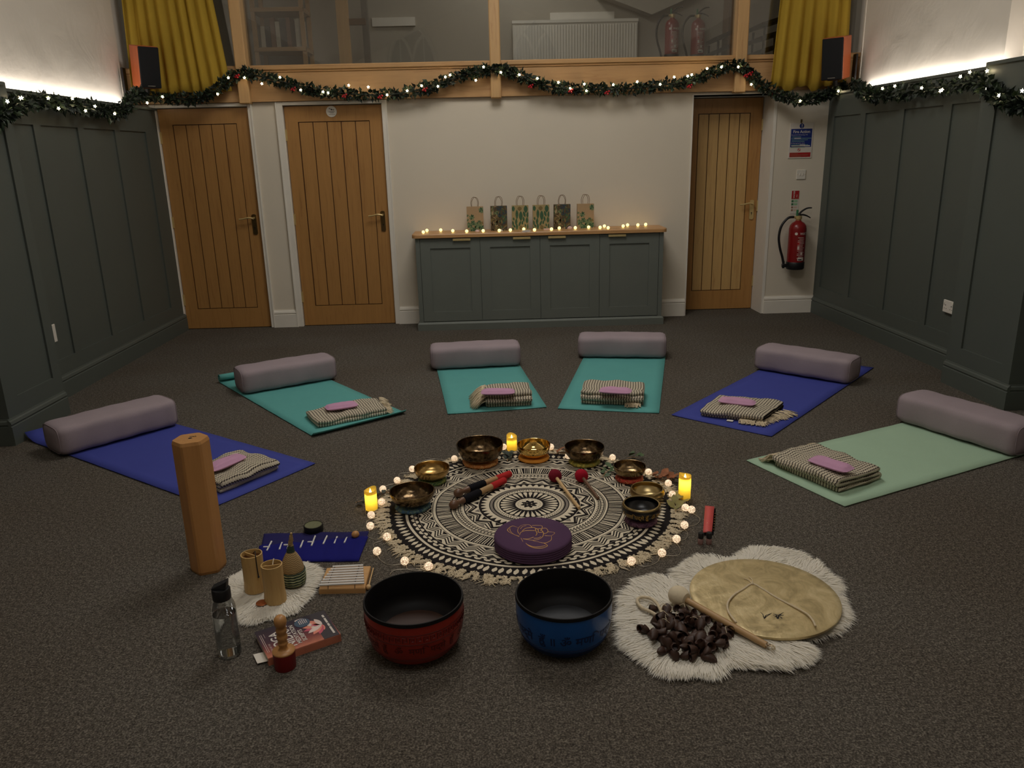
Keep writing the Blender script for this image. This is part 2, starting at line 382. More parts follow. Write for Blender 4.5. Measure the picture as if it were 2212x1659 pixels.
mb.box(D3[0],2.592,YW,YW+.24,DH+.012,DH+.02)
mb.loft([[(2.578,YW-.006,0),(2.606,YW-.006,0),(2.606,YW,0),(2.592,YW,0),(2.57,YW+.25,0)],[(2.578,YW-.006,2.0),(2.606,YW-.006,2.0),(2.606,YW,2.0),(2.592,YW,2.0),(2.57,YW+.25,2.0)]])
struct('trim_3',mb,M['white_paint'])
mb=MB()
for a,b in ((D1[1]+.04,D2[0]-.062),(D2[1]+.05,-.672),(1.545,D3[0]-.012),(2.60,XRF(YW)-.0)): skirting(mb,(a,YW),(b,YW),(0,-1),h=.165)
struct('baseboard_back',mb,M['white_paint'])
# oak beam, rail and posts of the glazed gallery front
mb=MB(); mb.box(-3.2,3.36,YW-.03,YW+.1,2.022,2.275); mb.box(-3.2,3.36,YW-.036,YW-.03,2.022,2.05); mb.box(-3.2,3.36,YW-.05,YW+.08,2.275,2.318,c=.008); mb.box(-3.2,3.36,YW-.04,YW+.05,2.258,2.275,c=.006)
struct('trim_4',mb,M['oak_x'])
for i,(x0,x1) in enumerate(((-2.157,-2.06),(.036,.130),(2.185,2.285))):
    mb=MB(); mb.box(x0,x1,YW-.085,YW+.07,2.005,4.2,c=.008); struct('trim_%d'%(5+i),mb,M['oakpost'])
mb=MB(); mb.box(-3.2,3.36,YW-.03,YW+.08,4.0,5.0); struct('trim_8',mb,M['oak_x'])
M['glass']=glassy('gallery_glass',(1,1,1,1),.07,(.90,.91,.90,1))
for i,(x0,x1) in enumerate(((-3.2,-2.16),(-2.06,.036),(.13,2.185),(2.285,3.36))):
    mb=MB(); mb.box(x0+.002,x1-.002,YW+.02,YW+.028,2.319,3.998); struct('window_%d'%(1+i),mb,M['glass'])
# gallery room behind the glass
M['gallery']=plaster('gallery_paint',srgb(186,178,164),.05)
mb=MB(); mb.box(-3.5,4.0,YW+.3,9.5,2.1,2.2); mb.box(-3.5,4.0,YW+.1,YW+.3,2.02,2.2); struct('floor_gallery',mb,M['carpet'])
mb=MB(); mb.box(-3.5,4.0,9.3,9.5,2.2,5.0); mb.box(-3.5,-3.36,YW+.1,9.3,2.2,4.2); mb.box(3.6,4.0,YW+.1,9.3,2.2,4.2)
q=[wl(1285,-12,9.2),wl(1405,34,9.2),wl(1508,-12,9.2)]; mb.loft([[(p.x,9.12,p.z) for p in q],[(p.x,9.3,p.z) for p in q]]); struct('wall_gallery',mb,M['gallery'])
# tall leaded windows in the rear wall, mirrored in the gallery glass
M['night']=plain('night_window_glass',srgb(40,42,48),.1); M['stone']=plain('pale_tracery',srgb(200,194,180),.8)
for i,(cx,cz) in enumerate(((-1.55,3.75),(1.05,3.75))):
    def arch(wd,h,n=10):
        P=[(-wd,-.9),(wd,-.9),(wd,h-.9+.0)]
        R=2*wd
        a1=[( -wd+R*cos(t), h-.9+R*sin(t)) for t in [pi/3*k/n for k in range(1,n+1)]]
        a2=[( wd-R*cos(t), h-.9+R*sin(t)) for t in [pi/3*(n-k)/n for k in range(1,n+1)]]
        return P+a1+a2
    A=arch(.5,.55); mb=MB(); mb.loft([[(cx+p[0],-3.19,cz+p[1]) for p in A],[(cx+p[0],-3.2,cz+p[1]) for p in A]],1)
    mb.tube([(cx+p[0],-3.17,cz+p[1]) for p in A],.05,6,0,closed=True)
    mb.tube([(cx,-3.17,cz-.9),(cx,-3.17,cz-.2)],.03,6,0)
    for s in (-1,1):
        mb.tube(spline([(cx,-3.17,cz-.25),(cx+s*.12,-3.17,cz+.1),(cx+s*.33,-3.17,cz+.3)],6),.03,6,0)
        mb.tube([(cx+s*.25,-3.17,cz-.9),(cx+s*.25,-3.17,cz+.2)],.012,6,0)
    struct('window_%d'%(5+i),mb,[M['stone'],M['night']])
# ------------------------------------------------------------------ things on and by the far wall
def extinguisher(name,label,loc,rz=0,scale=1.0,group=None):
    """loc = bottom centre; hose on the -x side; label faces -y"""
    t=thing(name,label,'fire extinguisher',loc,rz,group); r=.078*scale; H=.44*scale
    mb=MB(); mb.lathe([(.02,.01),(r*.98,.01),(r,.03),(r,H-.07),(r*.93,H-.04),(r*.7,H-.015),(r*.38,H),(r*.3,H+.01),(.001,H+.01)],32); mb.build('cylinder',M['red_paint'],t,smooth=True)
    mb=MB(); mb.lathe([(.001,0),(r*.96,0),(r*1.05,.01),(r*1.05,.065),(r*1.01,.07)],32); mb.build('base_cup',M['black'],t,smooth=True)
    mb=MB(); mb.lathe([(r*.3,H),(r*.3,H+.015),(r*.38,H+.02),(r*.38,H+.045),(r*.2,H+.05),(.001,H+.055)],16); mb.tube([(0,0,H+.03),(-.05,0,H+.04)],.011,8); mb.build('valve',M['brass'],t,smooth=True)
    mb=MB(); p=spline([(-.01,0,H+.045),(.02,0,H+.085),(.07,0,H+.115),(.115,0,H+.118)],5); mb.tube(p,[.011-.006*i/len(p) for i in range(len(p))],8)
    p=spline([(.0,0,H+.055),(.04,0,H+.058),(.08,0,H+.045),(.11,0,H+.028)],5); mb.tube(p,[.010-.006*i/len(p) for i in range(len(p))],8)
    mb.build('lever',M['black'],t,smooth=True)
    mb=MB(); mb.box(-.025,-.008,-.01,.01,H+.05,H+.105,c=.003); mb.build('safety_tag',M['ext_green'],t)
    mb=MB(); p=spline([(-.045,0,H+.04),(-.10,-.0,H+.03),(-.155,0,H-.04),(-.172,0,H-.14),(-.155,0,H-.24),(-.128,0,H-.32),(-.112,0,H-.38)],6); mb.tube(p,.0115,10); mb.build('hose',M['black'],t,smooth=True)
    mb=MB(); mb.tube([(-.112,0,H-.365),(-.110,0,H-.43)],.012,8); mb.box(-.125,-.07,-.012,.012,.02,.05,c=.003); mb.build('nozzle',M['black'],t,smooth=True)
    # printed label wrapped on the front
    mb=MB()
    def wrap(vs,fs,z0,mi,rr=r+.0008,x0=0):
        mb.add([((rr)*sin((p[0]+x0)/r),-(rr)*cos((p[0]+x0)/r),z0+p[1]) for p in vs],fs,mi)
    def bar(x0,x1,z0,z1,mi,k=6,rr=r+.0006):
        vs=[];fs=[]
        for i in range(k+1):
            x=x0+(x1-x0)*i/k; vs+=[(x,0),(x,z1-z0)]
        for i in range(k): fs.append((2*i,2*i+2,2*i+3,2*i+1))
        mb.add([((rr)*sin(p[0]/r),-(rr)*cos(p[0]/r),z0+p[1]) for p in vs],fs,mi)
    S=scale
    v,f=text_geo('WATER',.030*S,bold=.0006); wrap(v,f,H-.118*S,0,x0=-.005)
    for k in range(14):
        a=2*pi*k/14; 
    mb.add([((r+.001)*sin((-.038+.013*cos(2*pi*k/14))/r),-(r+.001)*cos((-.038+.013*cos(2*pi*k/14))/r),H-.108*S+.013*sin(2*pi*k/14)) for k in range(14)],[tuple(range(14))],0)
    rnd=random.Random(3)
    for k in range(15):
        z=H-.145*S-k*.0135*S; bar(-.02+.012*(k%3==1),.03+rnd.random()*.02,z,z+.004*S,0)
    bar(-.022,.0,H-.26*S,H-.175*S,2,3,r+.0004); bar(-.02,-.004,H-.25*S,H-.22*S,0,2,r+.001)
    bar(.012,.03,H-.30*S,H-.275*S,0,3,r+.001); bar(-.012,.048,.085,.115,0,6,r+.001); bar(-.006,.028,.09,.1,1,4,r+.0014)
    mb.build('label',[M['print_white'],M['black'],M['print_red']],t)
    return t
M['ext_green']=plain('green_tag',srgb(60,120,80),.5); M['print_white']=plain('white_print',srgb(214,206,196),.5,var=.02); M['print_red']=plain('red_print',srgb(168,30,34),.5,var=.04)
M['print_blue']=plain('blue_print',srgb(20,44,120),.5,var=.04); M['print_green']=plain('green_print',srgb(70,120,80),.5,var=.04); M['print_brown']=plain('brown_print',srgb(150,110,84),.5)
M['mint']=plain('pale_green_print',srgb(150,190,150),.5)
g=wl(1716,583,YW-.09)
extinguisher('fire_extinguisher','red fire extinguisher with a black hose hung on the wall below the fire notice',(g.x,YW-.095,g.z+.01))
mb=MB(); mb.box(g.x-.02,g.x+.02,YW-.02,YW,g.z+.30,g.z+.42); tag(mb.build('wall_bracket',M['black']),'small black bracket on the wall holding the red extinguisher','bracket')
def board(name,label,cat,x0,x1,z0,z1,base,y=YW,th=.004):
    mb=MB(); mb.box(x0,x1,y-th,y,z0,z1); return mb,x0,x1,z0,z1,y-th
def rect(mb,x0,x1,z0,z1,y,mi): mb.add([(x0,y,z0),(x1,y,z0),(x1,y,z1),(x0,y,z1)],[(0,1,2,3)],mi)
def disc(mb,cx,cz,r,y,mi,n=24): mb.add([(cx+r*cos(2*pi*k/n),y,cz+r*sin(2*pi*k/n)) for k in range(n)],[tuple(range(n))],mi)
def put(mb,txt,size,x,z,y,mi,align='LEFT',bold=0.0,vert=False):
    v,f=text_geo(txt,size,align,bold)
    if vert: mb.add([(x-p[1],y,z+p[0]) for p in v],f,mi)
    else: mb.add([(x+p[0],y,z+p[1]) for p in v],f,mi)
# fire action notice
x0,x1,z0,z1=2.735,2.952,1.432,1.742; y=YW-.006; mb=MB(); mb.box(x0,x1,y,YW,z0,z1,c=.002); y-=.0006
rect(mb,x0+.012,x1-.012,z0+.10,z1-.052,y,1); rect(mb,x0+.012,x1-.012,z0+.012,z0+.052,y,2)
disc(mb,(x0+x1)/2-.002,z1-.027,.021,y,1); put(mb,'!',.042,(x0+x1)/2-.006,z1-.042,y-.0006,0,bold=.001)
y2=y-.0006
put(mb,'Fire Action',.0345,(x0+x1)/2,z1-.088,y2,0,'CENTER',.0006)
put(mb,'Any person discovering a fire',.0125,x0+.018,z1-.108,y2,0)
for k,(a,b) in enumerate(((.006,.09),(0,.186),(.004,.155),(.004,.125))): rect(mb,x0+.018+a,x0+.016+b,z1-.1225-.0135*k,z1-.1195-.0135*k,y2,3)
rect(mb,x0+.045,x0+.105,z1-.1375,z1-.1305,y2-.0004,0)
put(mb,'On hearing the fire alarm',.0125,x0+.016,z1-.180,y2,0)
for k,(a,b) in enumerate(((.0,.16),(0.004,.12),(.0,.13))): rect(mb,x0+.018+a,x0+.016+b,z1-.1925-.0115*k,z1-.1895-.0115*k,y2,3)
rect(mb,x0+.10,x0+.148,z1-.1945,z1-.1875,y2-.0004,0); rect(mb,x0+.022,x1-.022,z0+.105,z0+.114,y2,0)
disc(mb,(x0+x1)/2-.012,z0+.076,.014,y,2); disc(mb,(x0+x1)/2-.012,z0+.076,.0105,y2,0)
mb.add([((x0+x1)/2-.012+p[0],y2-.0005,z0+.076+p[1]) for p in ((-.010,.006),(-.006,.010),(.010,-.006),(.006,-.010))],[(0,3,2,1)],2)
for k,b in enumerate((.07,.165,.10)): rect(mb,x0+.02,x0+.02+b,z0+.040-.012*k,z0+.044-.012*k,y2,4)
tag(mb.build('fire_notice',[M['print_white'],M['print_blue'],M['print_red'],M['mint'],M['print_brown']]),'blue, white and red fire action notice on the wall right of the right-hand door','sign')
mb=MB(); p=wl(1731,259); mb.box(p.x-.006,p.x+.006,YW-.012,YW,1.742,1.772); mb.tube([(p.x,YW-.01,1.75),(p.x+.004,YW-.012,1.735)],.003,6)
tag(mb.build('hook',M['brass_dark']),'small dark metal hook on the wall above the fire notice','hook')
# light switch
p=wl(1730,377); sw=thing('light_switch','white square double light switch on the wall below the fire notice','switch',(p.x,YW,p.z))
mb=MB(); mb.box(-.043,.043,-.009,0,-.043,.043,c=.003); mb.build('plate',M['white_plastic'],sw)
for s in (-1,1): mb=MB(); mb.box(s*.012-.007,s*.012+.007,-.013,-.009,-.012,.012,c=.002); mb.build('rocker',M['white_plastic'],sw); mb=MB(); mb.sphere((s*.034,-.009,0),.003,8,4); mb.build('screw',M['brass'],sw)
# extinguisher identification strip
x0,x1=2.795,2.868; z1=1.147; y=YW-.003; mb=MB(); mb.box(x0,x1,y,YW,.935,z1); y-=.0006; rect(mb,x0+.002,x1-.002,z1-.078,z1-.002,y,1)
put(mb,'WATER',.019,x0+.031,z1-.068,y-.0006,0,bold=.0006,vert=True); put(mb,'FIRE',.014,x0+.056,z1-.062,y-.0006,0,vert=True); rect(mb,x0+.006,x1-.006,z1-.075,z1-.071,y-.0006,4)
for k in range(2): rect(mb,x0+.004,x0+.024,z1-.106-.028*k,z1-.086-.028*k,y,2); rect(mb,x0+.028,x1-.012,z1-.106-.028*k,z1-.086-.028*k,y,3)
for k in range(2): disc(mb,x0+.014,z1-.152-.026*k,.009,y,4); rect(mb,x0+.028,x1-.014,z1-.158-.026*k,z1-.146-.026*k,y,5)
tag(mb.build('extinguisher_sign',[M['print_white'],M['print_red'],M['print_green'],M['mint'],M['print_brown'],plain('pinkish_print',srgb(206,176,156),.5)]),'narrow red, green and white sign on the wall above the hanging extinguisher','sign')
# round sign on the middle door
p=wl(716,241,YW+.018); mb=MB(); n=32; R=.047
mb.loft([[(p.x+R*cos(2*pi*k/n),YW+.018,p.z+R*sin(2*pi*k/n)) for k in range(n)],[(p.x+R*cos(2*pi*k/n),YW+.013,p.z+R*sin(2*pi*k/n)) for k in range(n)]],0)
y=YW+.0124
rect(mb,p.x-.025,p.x+.028,p.z-.004,p.z-.0005,y,1); rect(mb,p.x-.013,p.x+.02,p.z-.014,p.z-.010,y,2); rect(mb,p.x-.024,p.x+.03,p.z-.026,p.z-.022,y,2)
for poly in (((-.022,.032),(-.015,.027),(-.011,.021),(-.014,.016),(-.018,.022)),((-.006,.012),(-.002,.024),(.006,.018),(.014,.013),(.004,.008)),((.012,.012),(.02,.017),(.027,.011),(.02,.008)),((-.014,.023),(-.004,.026),(-.003,.024),(-.013,.021))):
    mb.add([(p.x+a,y-.0002,p.z+b+.002) for a,b in poly],[tuple(range(len(poly)))],1)
tag(mb.build('door_sign',[M['white_plastic'],M['black'],plain('grey_print',srgb(150,140,130),.6)]),'round white sign with a small black figure at the top of the middle oak door','sign')
# sockets low on the side walls
def socket(x,y,z,nx,label,hw=.066):
    t=thing('power_socket',label,'socket',(x,y,z),pi/2 if nx<0 else -pi/2)
    # local: plate spans x, faces -y
    mb=MB(); mb.box(-hw,hw,-.011,0,-.043,.043,c=.003); mb.build('plate',M['white_plastic'],t)
    for s in (-1,1):
        mb=MB(); mb.box(s*.05-.006,s*.05+.006,-.015,-.011,.012,.03,c=.001); mb.build('rocker',M['white_plastic'],t)
        mb=MB(); mb.box(s*.034-.003,s*.034+.003,-.0115,-.011,.004,.012)
        for q in (-1,1): mb.box(s*.034+q*.011-.003,s*.034+q*.011+.003,-.0115,-.011,-.018,-.013)
        mb.build('pin_holes',M['black'],t)
    return t
a=xl(2052,663,3.157); s=socket(XRF(a.y)-.0,a.y,a.z,-1,'white double power socket low on the right-hand panelling'); s.rotation_euler[2]=-pi/2
a=xl(115,720,-2.948); mb=MB(); mb.box(-.022,.022,-.010,0,-.060,.060,c=.003); s=mb.build('wall_plate',M['white_plastic']); s.location=(XLF(a.y)+.0,a.y,a.z+.0); s.rotation_euler[2]=pi/2; tag(s,'narrow upright white plate low on the left-hand panelling','wall plate')
# ------------------------------------------------------------------ sideboard
X0,X1,Yf,Yb=-.686,1.556,7.03,YW-.004
cab=thing('sideboard','low grey-green four-door sideboard with a wooden top against the white wall','sideboard',((X0+X1)/2,Yb,0)); cx=(X0+X1)/2
def C(mb,name,mat,par=None,**k): return mb.build(name,mat,par or cab,**k)
def cmb(): m_=MB(); m_.T=Matrix.Translation((-cx,-Yb,0)); return m_
mb=cmb(); mb.box(X0+.012,X1-.012,Yf+.035,Yb,.06,.832); mb.box(X0+.012,X0+.05,Yf+.012,Yf+.036,.075,.832); mb.box(X1-.05,X1-.012,Yf+.012,Yf+.036,.075,.832); C(mb,'carcass',M['panel_cab'])
mb=cmb(); mb.loft([[(X0-.004,Yb,0),(X1+.004,Yb,0),(X1+.004,Yf-.012,0),(X0-.004,Yf-.012,0)],[(X0-.004,Yb,.058),(X1+.004,Yb,.058),(X1+.004,Yf-.012,.058),(X0-.004,Yf-.012,.058)],[(X0+.008,Yb,.073),(X1-.008,Yb,.073),(X1-.008,Yf+.006,.073),(X0+.008,Yf+.006,.073)]]); C(mb,'plinth',M['panel_cab'])
mb=cmb(); R=.045; o=[(X0-.016,Yb),(X0-.016,Yf-.012+R)]+[(X0-.016+R-R*cos(a),Yf-.012+R-R*sin(a)) for a in [pi/2*k/5 for k in range(1,6)]]+[(X1+.016-R+R*sin(a),Yf-.012+R-R*cos(a)) for a in [pi/2*k/5 for k in range(0,6)]]+[(X1+.016,Yb)]
o=[(a,b) for a,b in o]; mb.loft([[(a,b,.834) for a,b in o],[(a,b,.860) for a,b in o],[(cx+(a-cx)*.998,Yb+(b-Yb)*.99,.866) for a,b in o]]); C(mb,'top',M['top_wood'])
dw=(X1-X0-.104)/4
for i in range(4):
    a=X0+.052+i*dw+.0015; b=a+dw-.003; z0,z1=.080,.828; yy=Yf+.012; s=.088
    mb=cmb(); mb.box(a,a+s,yy,yy+.022,z0,z1); mb.box(b-s,b,yy,yy+.022,z0,z1); mb.box(a+s,b-s,yy,yy+.022,z0,z0+s); mb.box(a+s,b-s,yy,yy+.022,z1-s,z1); mb.box(a+s,b-s,yy+.010,yy+.021,z0+s,z1-s)
    d=C(mb,'door',M['panel_cab'])
    hx=(a+b)/2+(.105 if i in(0,1) else -.075 if i==2 else -.105)
    hx={0:-.335,1:.243,2:.56,3:1.13}[i]; hx=wl({0:997,1:1127,2:1203,3:1333}[i],515,Yf).x
    mb=cmb(); mb.box(hx-.078,hx+.078,yy-.018,yy+.001,z1-.008,z1-.005); mb.box(hx-.078,hx+.078,yy-.020,yy-.017,z1-.024,z1-.005,c=.001); C(mb,'handle',M['brass'],d)
TOPZ=.866
# gift bags
M['kraft']=plain('kraft_paper',srgb(176,148,112),.8,var=.05,scale=20); M['kraft_dark']=plain('dark_kraft_paper',srgb(84,70,48),.8,var=.2,scale=40)
M['leafg1']=plain('printed_leaf_green',srgb(58,92,64),.7,var=.25,scale=60); M['leafg2']=plain('printed_leaf_light',srgb(112,130,92),.7,var=.25,scale=60); M['leafb']=plain('printed_leaf_blue',srgb(48,62,72),.7,var=.25,scale=60); M['leafo']=plain('printed_leaf_olive',srgb(122,104,62),.7,var=.25,scale=60)
M['kraft_olive']=plain('olive_kraft_paper',srgb(164,146,102),.8,var=.05); M['twine']=plain('paper_twine',srgb(112,84,54),.8)
def leafpoly(cx_,cz,l,wd,a,n=6,tip=.0):
    P=[]
    for k in range(n+1): u=k/n; P.append((wd*sin(pi*u)**.8,(u-.5)*l))
    for k in range(n-1,0,-1): u=k/n; P.append((-wd*sin(pi*u)**.8,(u-.5)*l))
    return [(cx_+p[0]*cos(a)-p[1]*sin(a),cz+p[0]*sin(a)+p[1]*cos(a)) for p in P]
def clip(P,x0,x1,z0,z1): return [(min(max(p[0],x0),x1),min(max(p[1],z0),z1)) for p in P]
def bag(kind,x0,label):
    w_,h_,d_=.15,.218,.07; t=thing('gift_bag',label,'gift bag',(x0+w_/2,7.26,TOPZ),0,'printed paper gift bags on the sideboard')
    rnd=random.Random(kind*7+1); yb=-.035
    mats=[M['kraft'],M['leafg1'],M['leafg2'],M['leafb'],M['leafo'],M['kraft_dark'],M['kraft_olive']]
    mb=MB(); base={0:0,1:5,2:6}[kind]
    mb.loft([[(-w_/2,-d_/2,0),(w_/2,-d_/2,0),(w_/2,d_/2,0),(-w_/2,d_/2,0)],[(-w_/2,-d_/2+.0,h_),(w_/2,-d_/2,h_),(w_/2-.0,d_/2-.02,h_),(-w_/2,d_/2-.02,h_)]],base)
    y=-d_/2-.0004; c=lambda P:clip(P,-w_/2+.001,w_/2-.001,.001,h_-.001)
    def add(P,mi,k): mb.add([(a,y-.00012*k,b) for a,b in c(P)],[tuple(range(len(P)))],mi)
    if kind==0:   # succulents along the foot, one at the top corner
        k=0
        for (a,b,s,n,mi) in ((-.03,.125,.028,7,2),(-.055,.055,.03,8,2),(-.02,.075,.026,8,1),(.02,.05,.035,9,2),(.055,.03,.03,8,1),(.06,.185,.03,9,2),(.035,.085,.016,6,1),(-.03,.02,.03,8,2),(-.068,.14,.014,5,1),(.0,.015,.03,7,1),(.055,.07,.02,6,4),(-.07,.1,.016,5,1)):
            for q in range(n):
                an=2*pi*q/n+rnd.random()*.3; k+=1; add(leafpoly(a-sin(an)*s*.5,b+cos(an)*s*.5,s,s*.24,an),mi if q%3 else (1 if mi==2 else 2),k%6)
    elif kind==1:  # dense dark jungle leaves
        for k in range(150):
            a=rnd.uniform(-.075,.075); b=rnd.uniform(0,h_); an=rnd.uniform(-1.2,1.2)+(.8 if a<0 else -.2); dark=a+.3*(b-.1)>0.005
            add(leafpoly(a,b,rnd.uniform(.03,.055),rnd.uniform(.003,.008),an),rnd.choice([3,3,1,4,5] if dark else [4,0,4,5,2]),k%12)
    else:          # big rounded pebble-like leaves
        spots=[(-.062,.19,.05,.014,0),(-.03,.14,.085,.013,.0),(.005,.125,.09,.017,0),(.05,.185,.07,.018,0),(.037,.14,.055,.011,.3),(.066,.135,.055,.010,-.1),(-.038,.075,.06,.011,-.1),(-.066,.06,.05,.008,.1),(-.06,.10,.03,.008,.2),(.03,.095,.05,.009,.1),(.06,.085,.055,.012,0),(-.005,.058,.055,.009,-.4),(.018,.065,.04,.008,-.1),(-.032,.03,.055,.010,0),(-.055,.035,.03,.009,.6),(.045,.04,.03,.007,.2),(.065,.03,.05,.007,0),(.005,.02,.045,.016,0.2),(-.068,.015,.03,.008,.5),(.035,.012,.03,.008,.6),(-.005,.19,.04,.02,0)]
        for k,(a,b,l,wd,an) in enumerate(spots): add(leafpoly(a,b,l,wd,an,8),4 if k in(17,20) else 1,k%3)
    mb.build('bag',mats,t)
    for s,yy in ((0,-d_/2+.004),(1,d_/2-.03)):
        r=random.Random(kind+s).uniform(-.006,.006)
        mb=MB(); mb.tube(spline([(-.028+r,yy,h_-.01),(-.031+r,yy,h_+.035),(-.018+r*1.4,yy,h_+.072),(r*1.6,yy,h_+.082),(.02+r*1.4,yy,h_+.07),(.031+r,yy,h_+.035),(.026+r,yy,h_-.01)],5),.0019,6); mb.build('handle',M['twine'],t,smooth=True)
    return t
for k,x,l in ((0,-.213,'brown paper gift bag with green succulent print, leftmost in the row of six'),(1,.002,'gift bag with dark jungle leaf print, second from the left'),(2,.196,'gift bag with large green oval leaves, third from the left'),(2,.386,'gift bag with large green oval leaves, fourth from the left'),(1,.577,'gift bag with dark jungle leaf print, second from the right'),(0,.790,'brown paper gift bag with green succulent print, rightmost in the row of six')): bag(k,x,l)
# crystals on the sideboard
M['quartz']=plain('milky_quartz',srgb(226,214,200),.25,var=.06,scale=60); M['rose']=plain('rose_quartz',srgb(214,182,176),.3,var=.1,scale=60)
def crystal(u,v,label,kind,mat,s=1.0,rz=0):
    p=fl(u,v,TOPZ); mb=MB(); rnd=random.Random(int(u))
    if kind=='point':
        n=6; mb.loft([[(.012*s*cos(2*pi*k/n),.012*s*sin(2*pi*k/n),0) for k in range(n)],[(.013*s*cos(2*pi*k/n),.013*s*sin(2*pi*k/n),.05*s) for k in range(n)],[(.001*cos(2*pi*k/n),.001*sin(2*pi*k/n),.082*s) for k in range(n)]])
    elif kind=='slab':
        n=8; mb.loft([[(s*.04*cos(2*pi*k/n)*(1+.1*rnd.random()),s*.014*sin(2*pi*k/n),z) for k in range(n)] for z in (0,.012,.016)])
    else:
        n=7; a=[1+.3*rnd.random() for _ in range(n)]; mb.loft([[(s*f*a[k]*cos(2*pi*k/n)*1.2,s*f*a[k]*sin(2*pi*k/n)*.8,z*s) for k in range(n)] for f,z in ((.014,0),(.016,.006),(.011,.016),(.003,.021))])
    o=mb.build('crystal',mat); o.location=p; o.rotation_euler[2]=rz; return tag(o,label,'crystal','crystals along the sideboard top')
crystal(1136.5,494,'upright pointed milky quartz crystal in front of the third gift bag','point',M['quartz'],.95)
crystal(1137,501,'flat white quartz slab lying in front of the pointed crystal','slab',M['quartz'],.9)
crystal(1031,501,'small pink quartz lump in front of the leftmost gift bag','lump',M['rose'],1.0)
crystal(1082,500,'small white quartz lump in front of the dark gift bag, second from left','lump',M['quartz'],.9)
crystal(1182,497,'pale quartz wand lying in front of the fourth gift bag','slab',M['rose'],.8,.3)
crystal(1231,494.5,'pink quartz lump between the two rightmost gift bags','lump',M['rose'],1.2)
crystal(1207,493,'thin pale crystal lying in front of the dark bag, second from right','slab',M['quartz'],.7,-.1)
# ball lights along the sideboard
M['glow_warm']=emis('glowing_bulb',(1,.80,.36),16); M['globe']=emis('glass_globe_glow',(1,.80,.28),1.9,srgb(240,220,170)); M['wire']=plain('thin_silver_wire',srgb(196,186,168),.35,.6)
k=3.456
gl=[(188,350),(215,338),(318,335),(408,340),(512,343),(635,340),(755,338),(838,335),(938,328),(1018,333),(1145,328),(1203,320),(1323,318),(1422,313),(1508,315),(1540,305),(1568,318),(1680,305),(1713,297),(1790,297),(1848,293)]
st=thing('light_string','string of small glowing glass balls trailing along the sideboard top','string lights',(.43,7.15,TOPZ))
off=Vector((.43,7.15,TOPZ)); pts=[]
for a,b in gl:
    p=fl(860+a/k,400+b/k,TOPZ+.015); p.y=min(max(p.y,7.04),7.35); pts.append(p)
for i,p in enumerate(pts):
    q=p-off; mb=MB(); mb.sphere(q,.0145,12,8); o=mb.build('ball',M['globe'],st,smooth='all')
    mb=MB(); mb.tube([q+Vector((0,0,-.0145)),q+Vector((.004,.012,-.012))],.004,6); mb.build('cap',M['wire'],o)
mb=MB(); wp=[]
for i,p in enumerate(pts):
    wp.append(p-off+Vector((0,.012,-.0135)))
    if i<len(pts)-1: q=(pts[i]+pts[i+1])/2-off; wp.append(Vector((q.x,min(q.y+.02*(-1)**i,.2),-.0+.0015)))
mb.tube([(max(min(p[0],1.11),-1.1),p[1],p[2]) for p in spline(wp,4)],.0012,5); mb.build('wire',M['wire'],st)
# ------------------------------------------------------------------ curtains, loudspeakers, garland
def fabric(name,col,rough=.9,sc=400,var=.15):
    t=NT(name); v=t.coord(); f=t.noise(v,sc,2,.6); g=t.noise(v,6,2); h=t.math('ADD',t.math('MULTIPLY',f,.6),t.math('MULTIPLY',g,.4))
    t.set(t.ramp(h,[(.3,mul(col,1-var)),(.7,mul(col,1+var))]),rough,spec=.15); t.bump(f,.3,.001); return t.mat
M['mustard']=fabric('mustard_curtain_cloth',srgb(176,146,54),.85,300,.06)
M['lining']=fabric('white_curtain_lining',srgb(220,214,200))
def curtain(label,top,bot,zt,zb,folds,y=YW-.095,amp=.025,seed=1,lin=False):
    t=thing('curtain',label,'curtain',((bot[0]+bot[1])/2,y,zt)); cx=(bot[0]+bot[1])/2; n=folds*14; rows=16; vs=[];fs=[]; rnd=random.Random(seed)
    ph=[rnd.uniform(-.5,.5) for _ in range(folds+2)]; am=[rnd.uniform(.6,1.3) for _ in range(folds+2)]
    for j in range(rows+1):
        f=j/rows; z=zt+(zb-zt)*f; x0=top[0]+(bot[0]-top[0])*f; x1=top[1]+(bot[1]-top[1])*f
        for i in range(n+1):
            u=i/n; k=u*folds; ki=int(k); fr=k-ki; a=am[ki]*(1-fr)+am[ki+1]*fr; p_=ph[ki]*(1-fr)+ph[ki+1]*fr
            w_=k*2*pi+p_*(1+.6*f); x=x0+(x1-x0)*(u+.012*sin(w_*1.0+1.2))-cx
            yy=amp*a*(sin(w_)+.25*sin(2*w_+f*2)); zz=z-zt+(.02*sin(w_*.5)+.012*cos(w_) if j==rows else 0)
            vs.append((x,yy,zz))
    for j in range(rows):
        for i in range(n): a=j*(n+1)+i; fs.append((a,a+1,a+n+2,a+n+1))
    mb=MB(); mb.add(vs,fs); o=mb.build('cloth',M['mustard'],t,smooth='all'); s=o.modifiers.new('thick','SOLIDIFY'); s.thickness=.003
    return t
a0=wl(266,0,YW-.12).x; a1=wl(478,0,YW-.12).x; b0=wl(280,195,YW-.12).x; b1=wl(497,190,YW-.12).x
curtain('long mustard yellow curtain hanging at the left end of the gallery glass',(a0,a1-.16),(b0,b1),3.6,wl(400,203,YW-.12).z,9,seed=3,amp=.022)
a0=wl(1690,0,YW-.12).x; a1=wl(1834,0,YW-.12).x; b0=wl(1664,186,YW-.12).x
curtain('long mustard yellow curtain hanging at the right end of the gallery glass',(a0+.03,a1),(b0,wl(1828,190,YW-.12).x),3.6,wl(1700,190,YW-.12).z,6,seed=8,amp=.022)
M['cherry']=wood('cherry_speaker_veneer',srgb(196,104,62),srgb(160,76,42),'Z',1,.35)
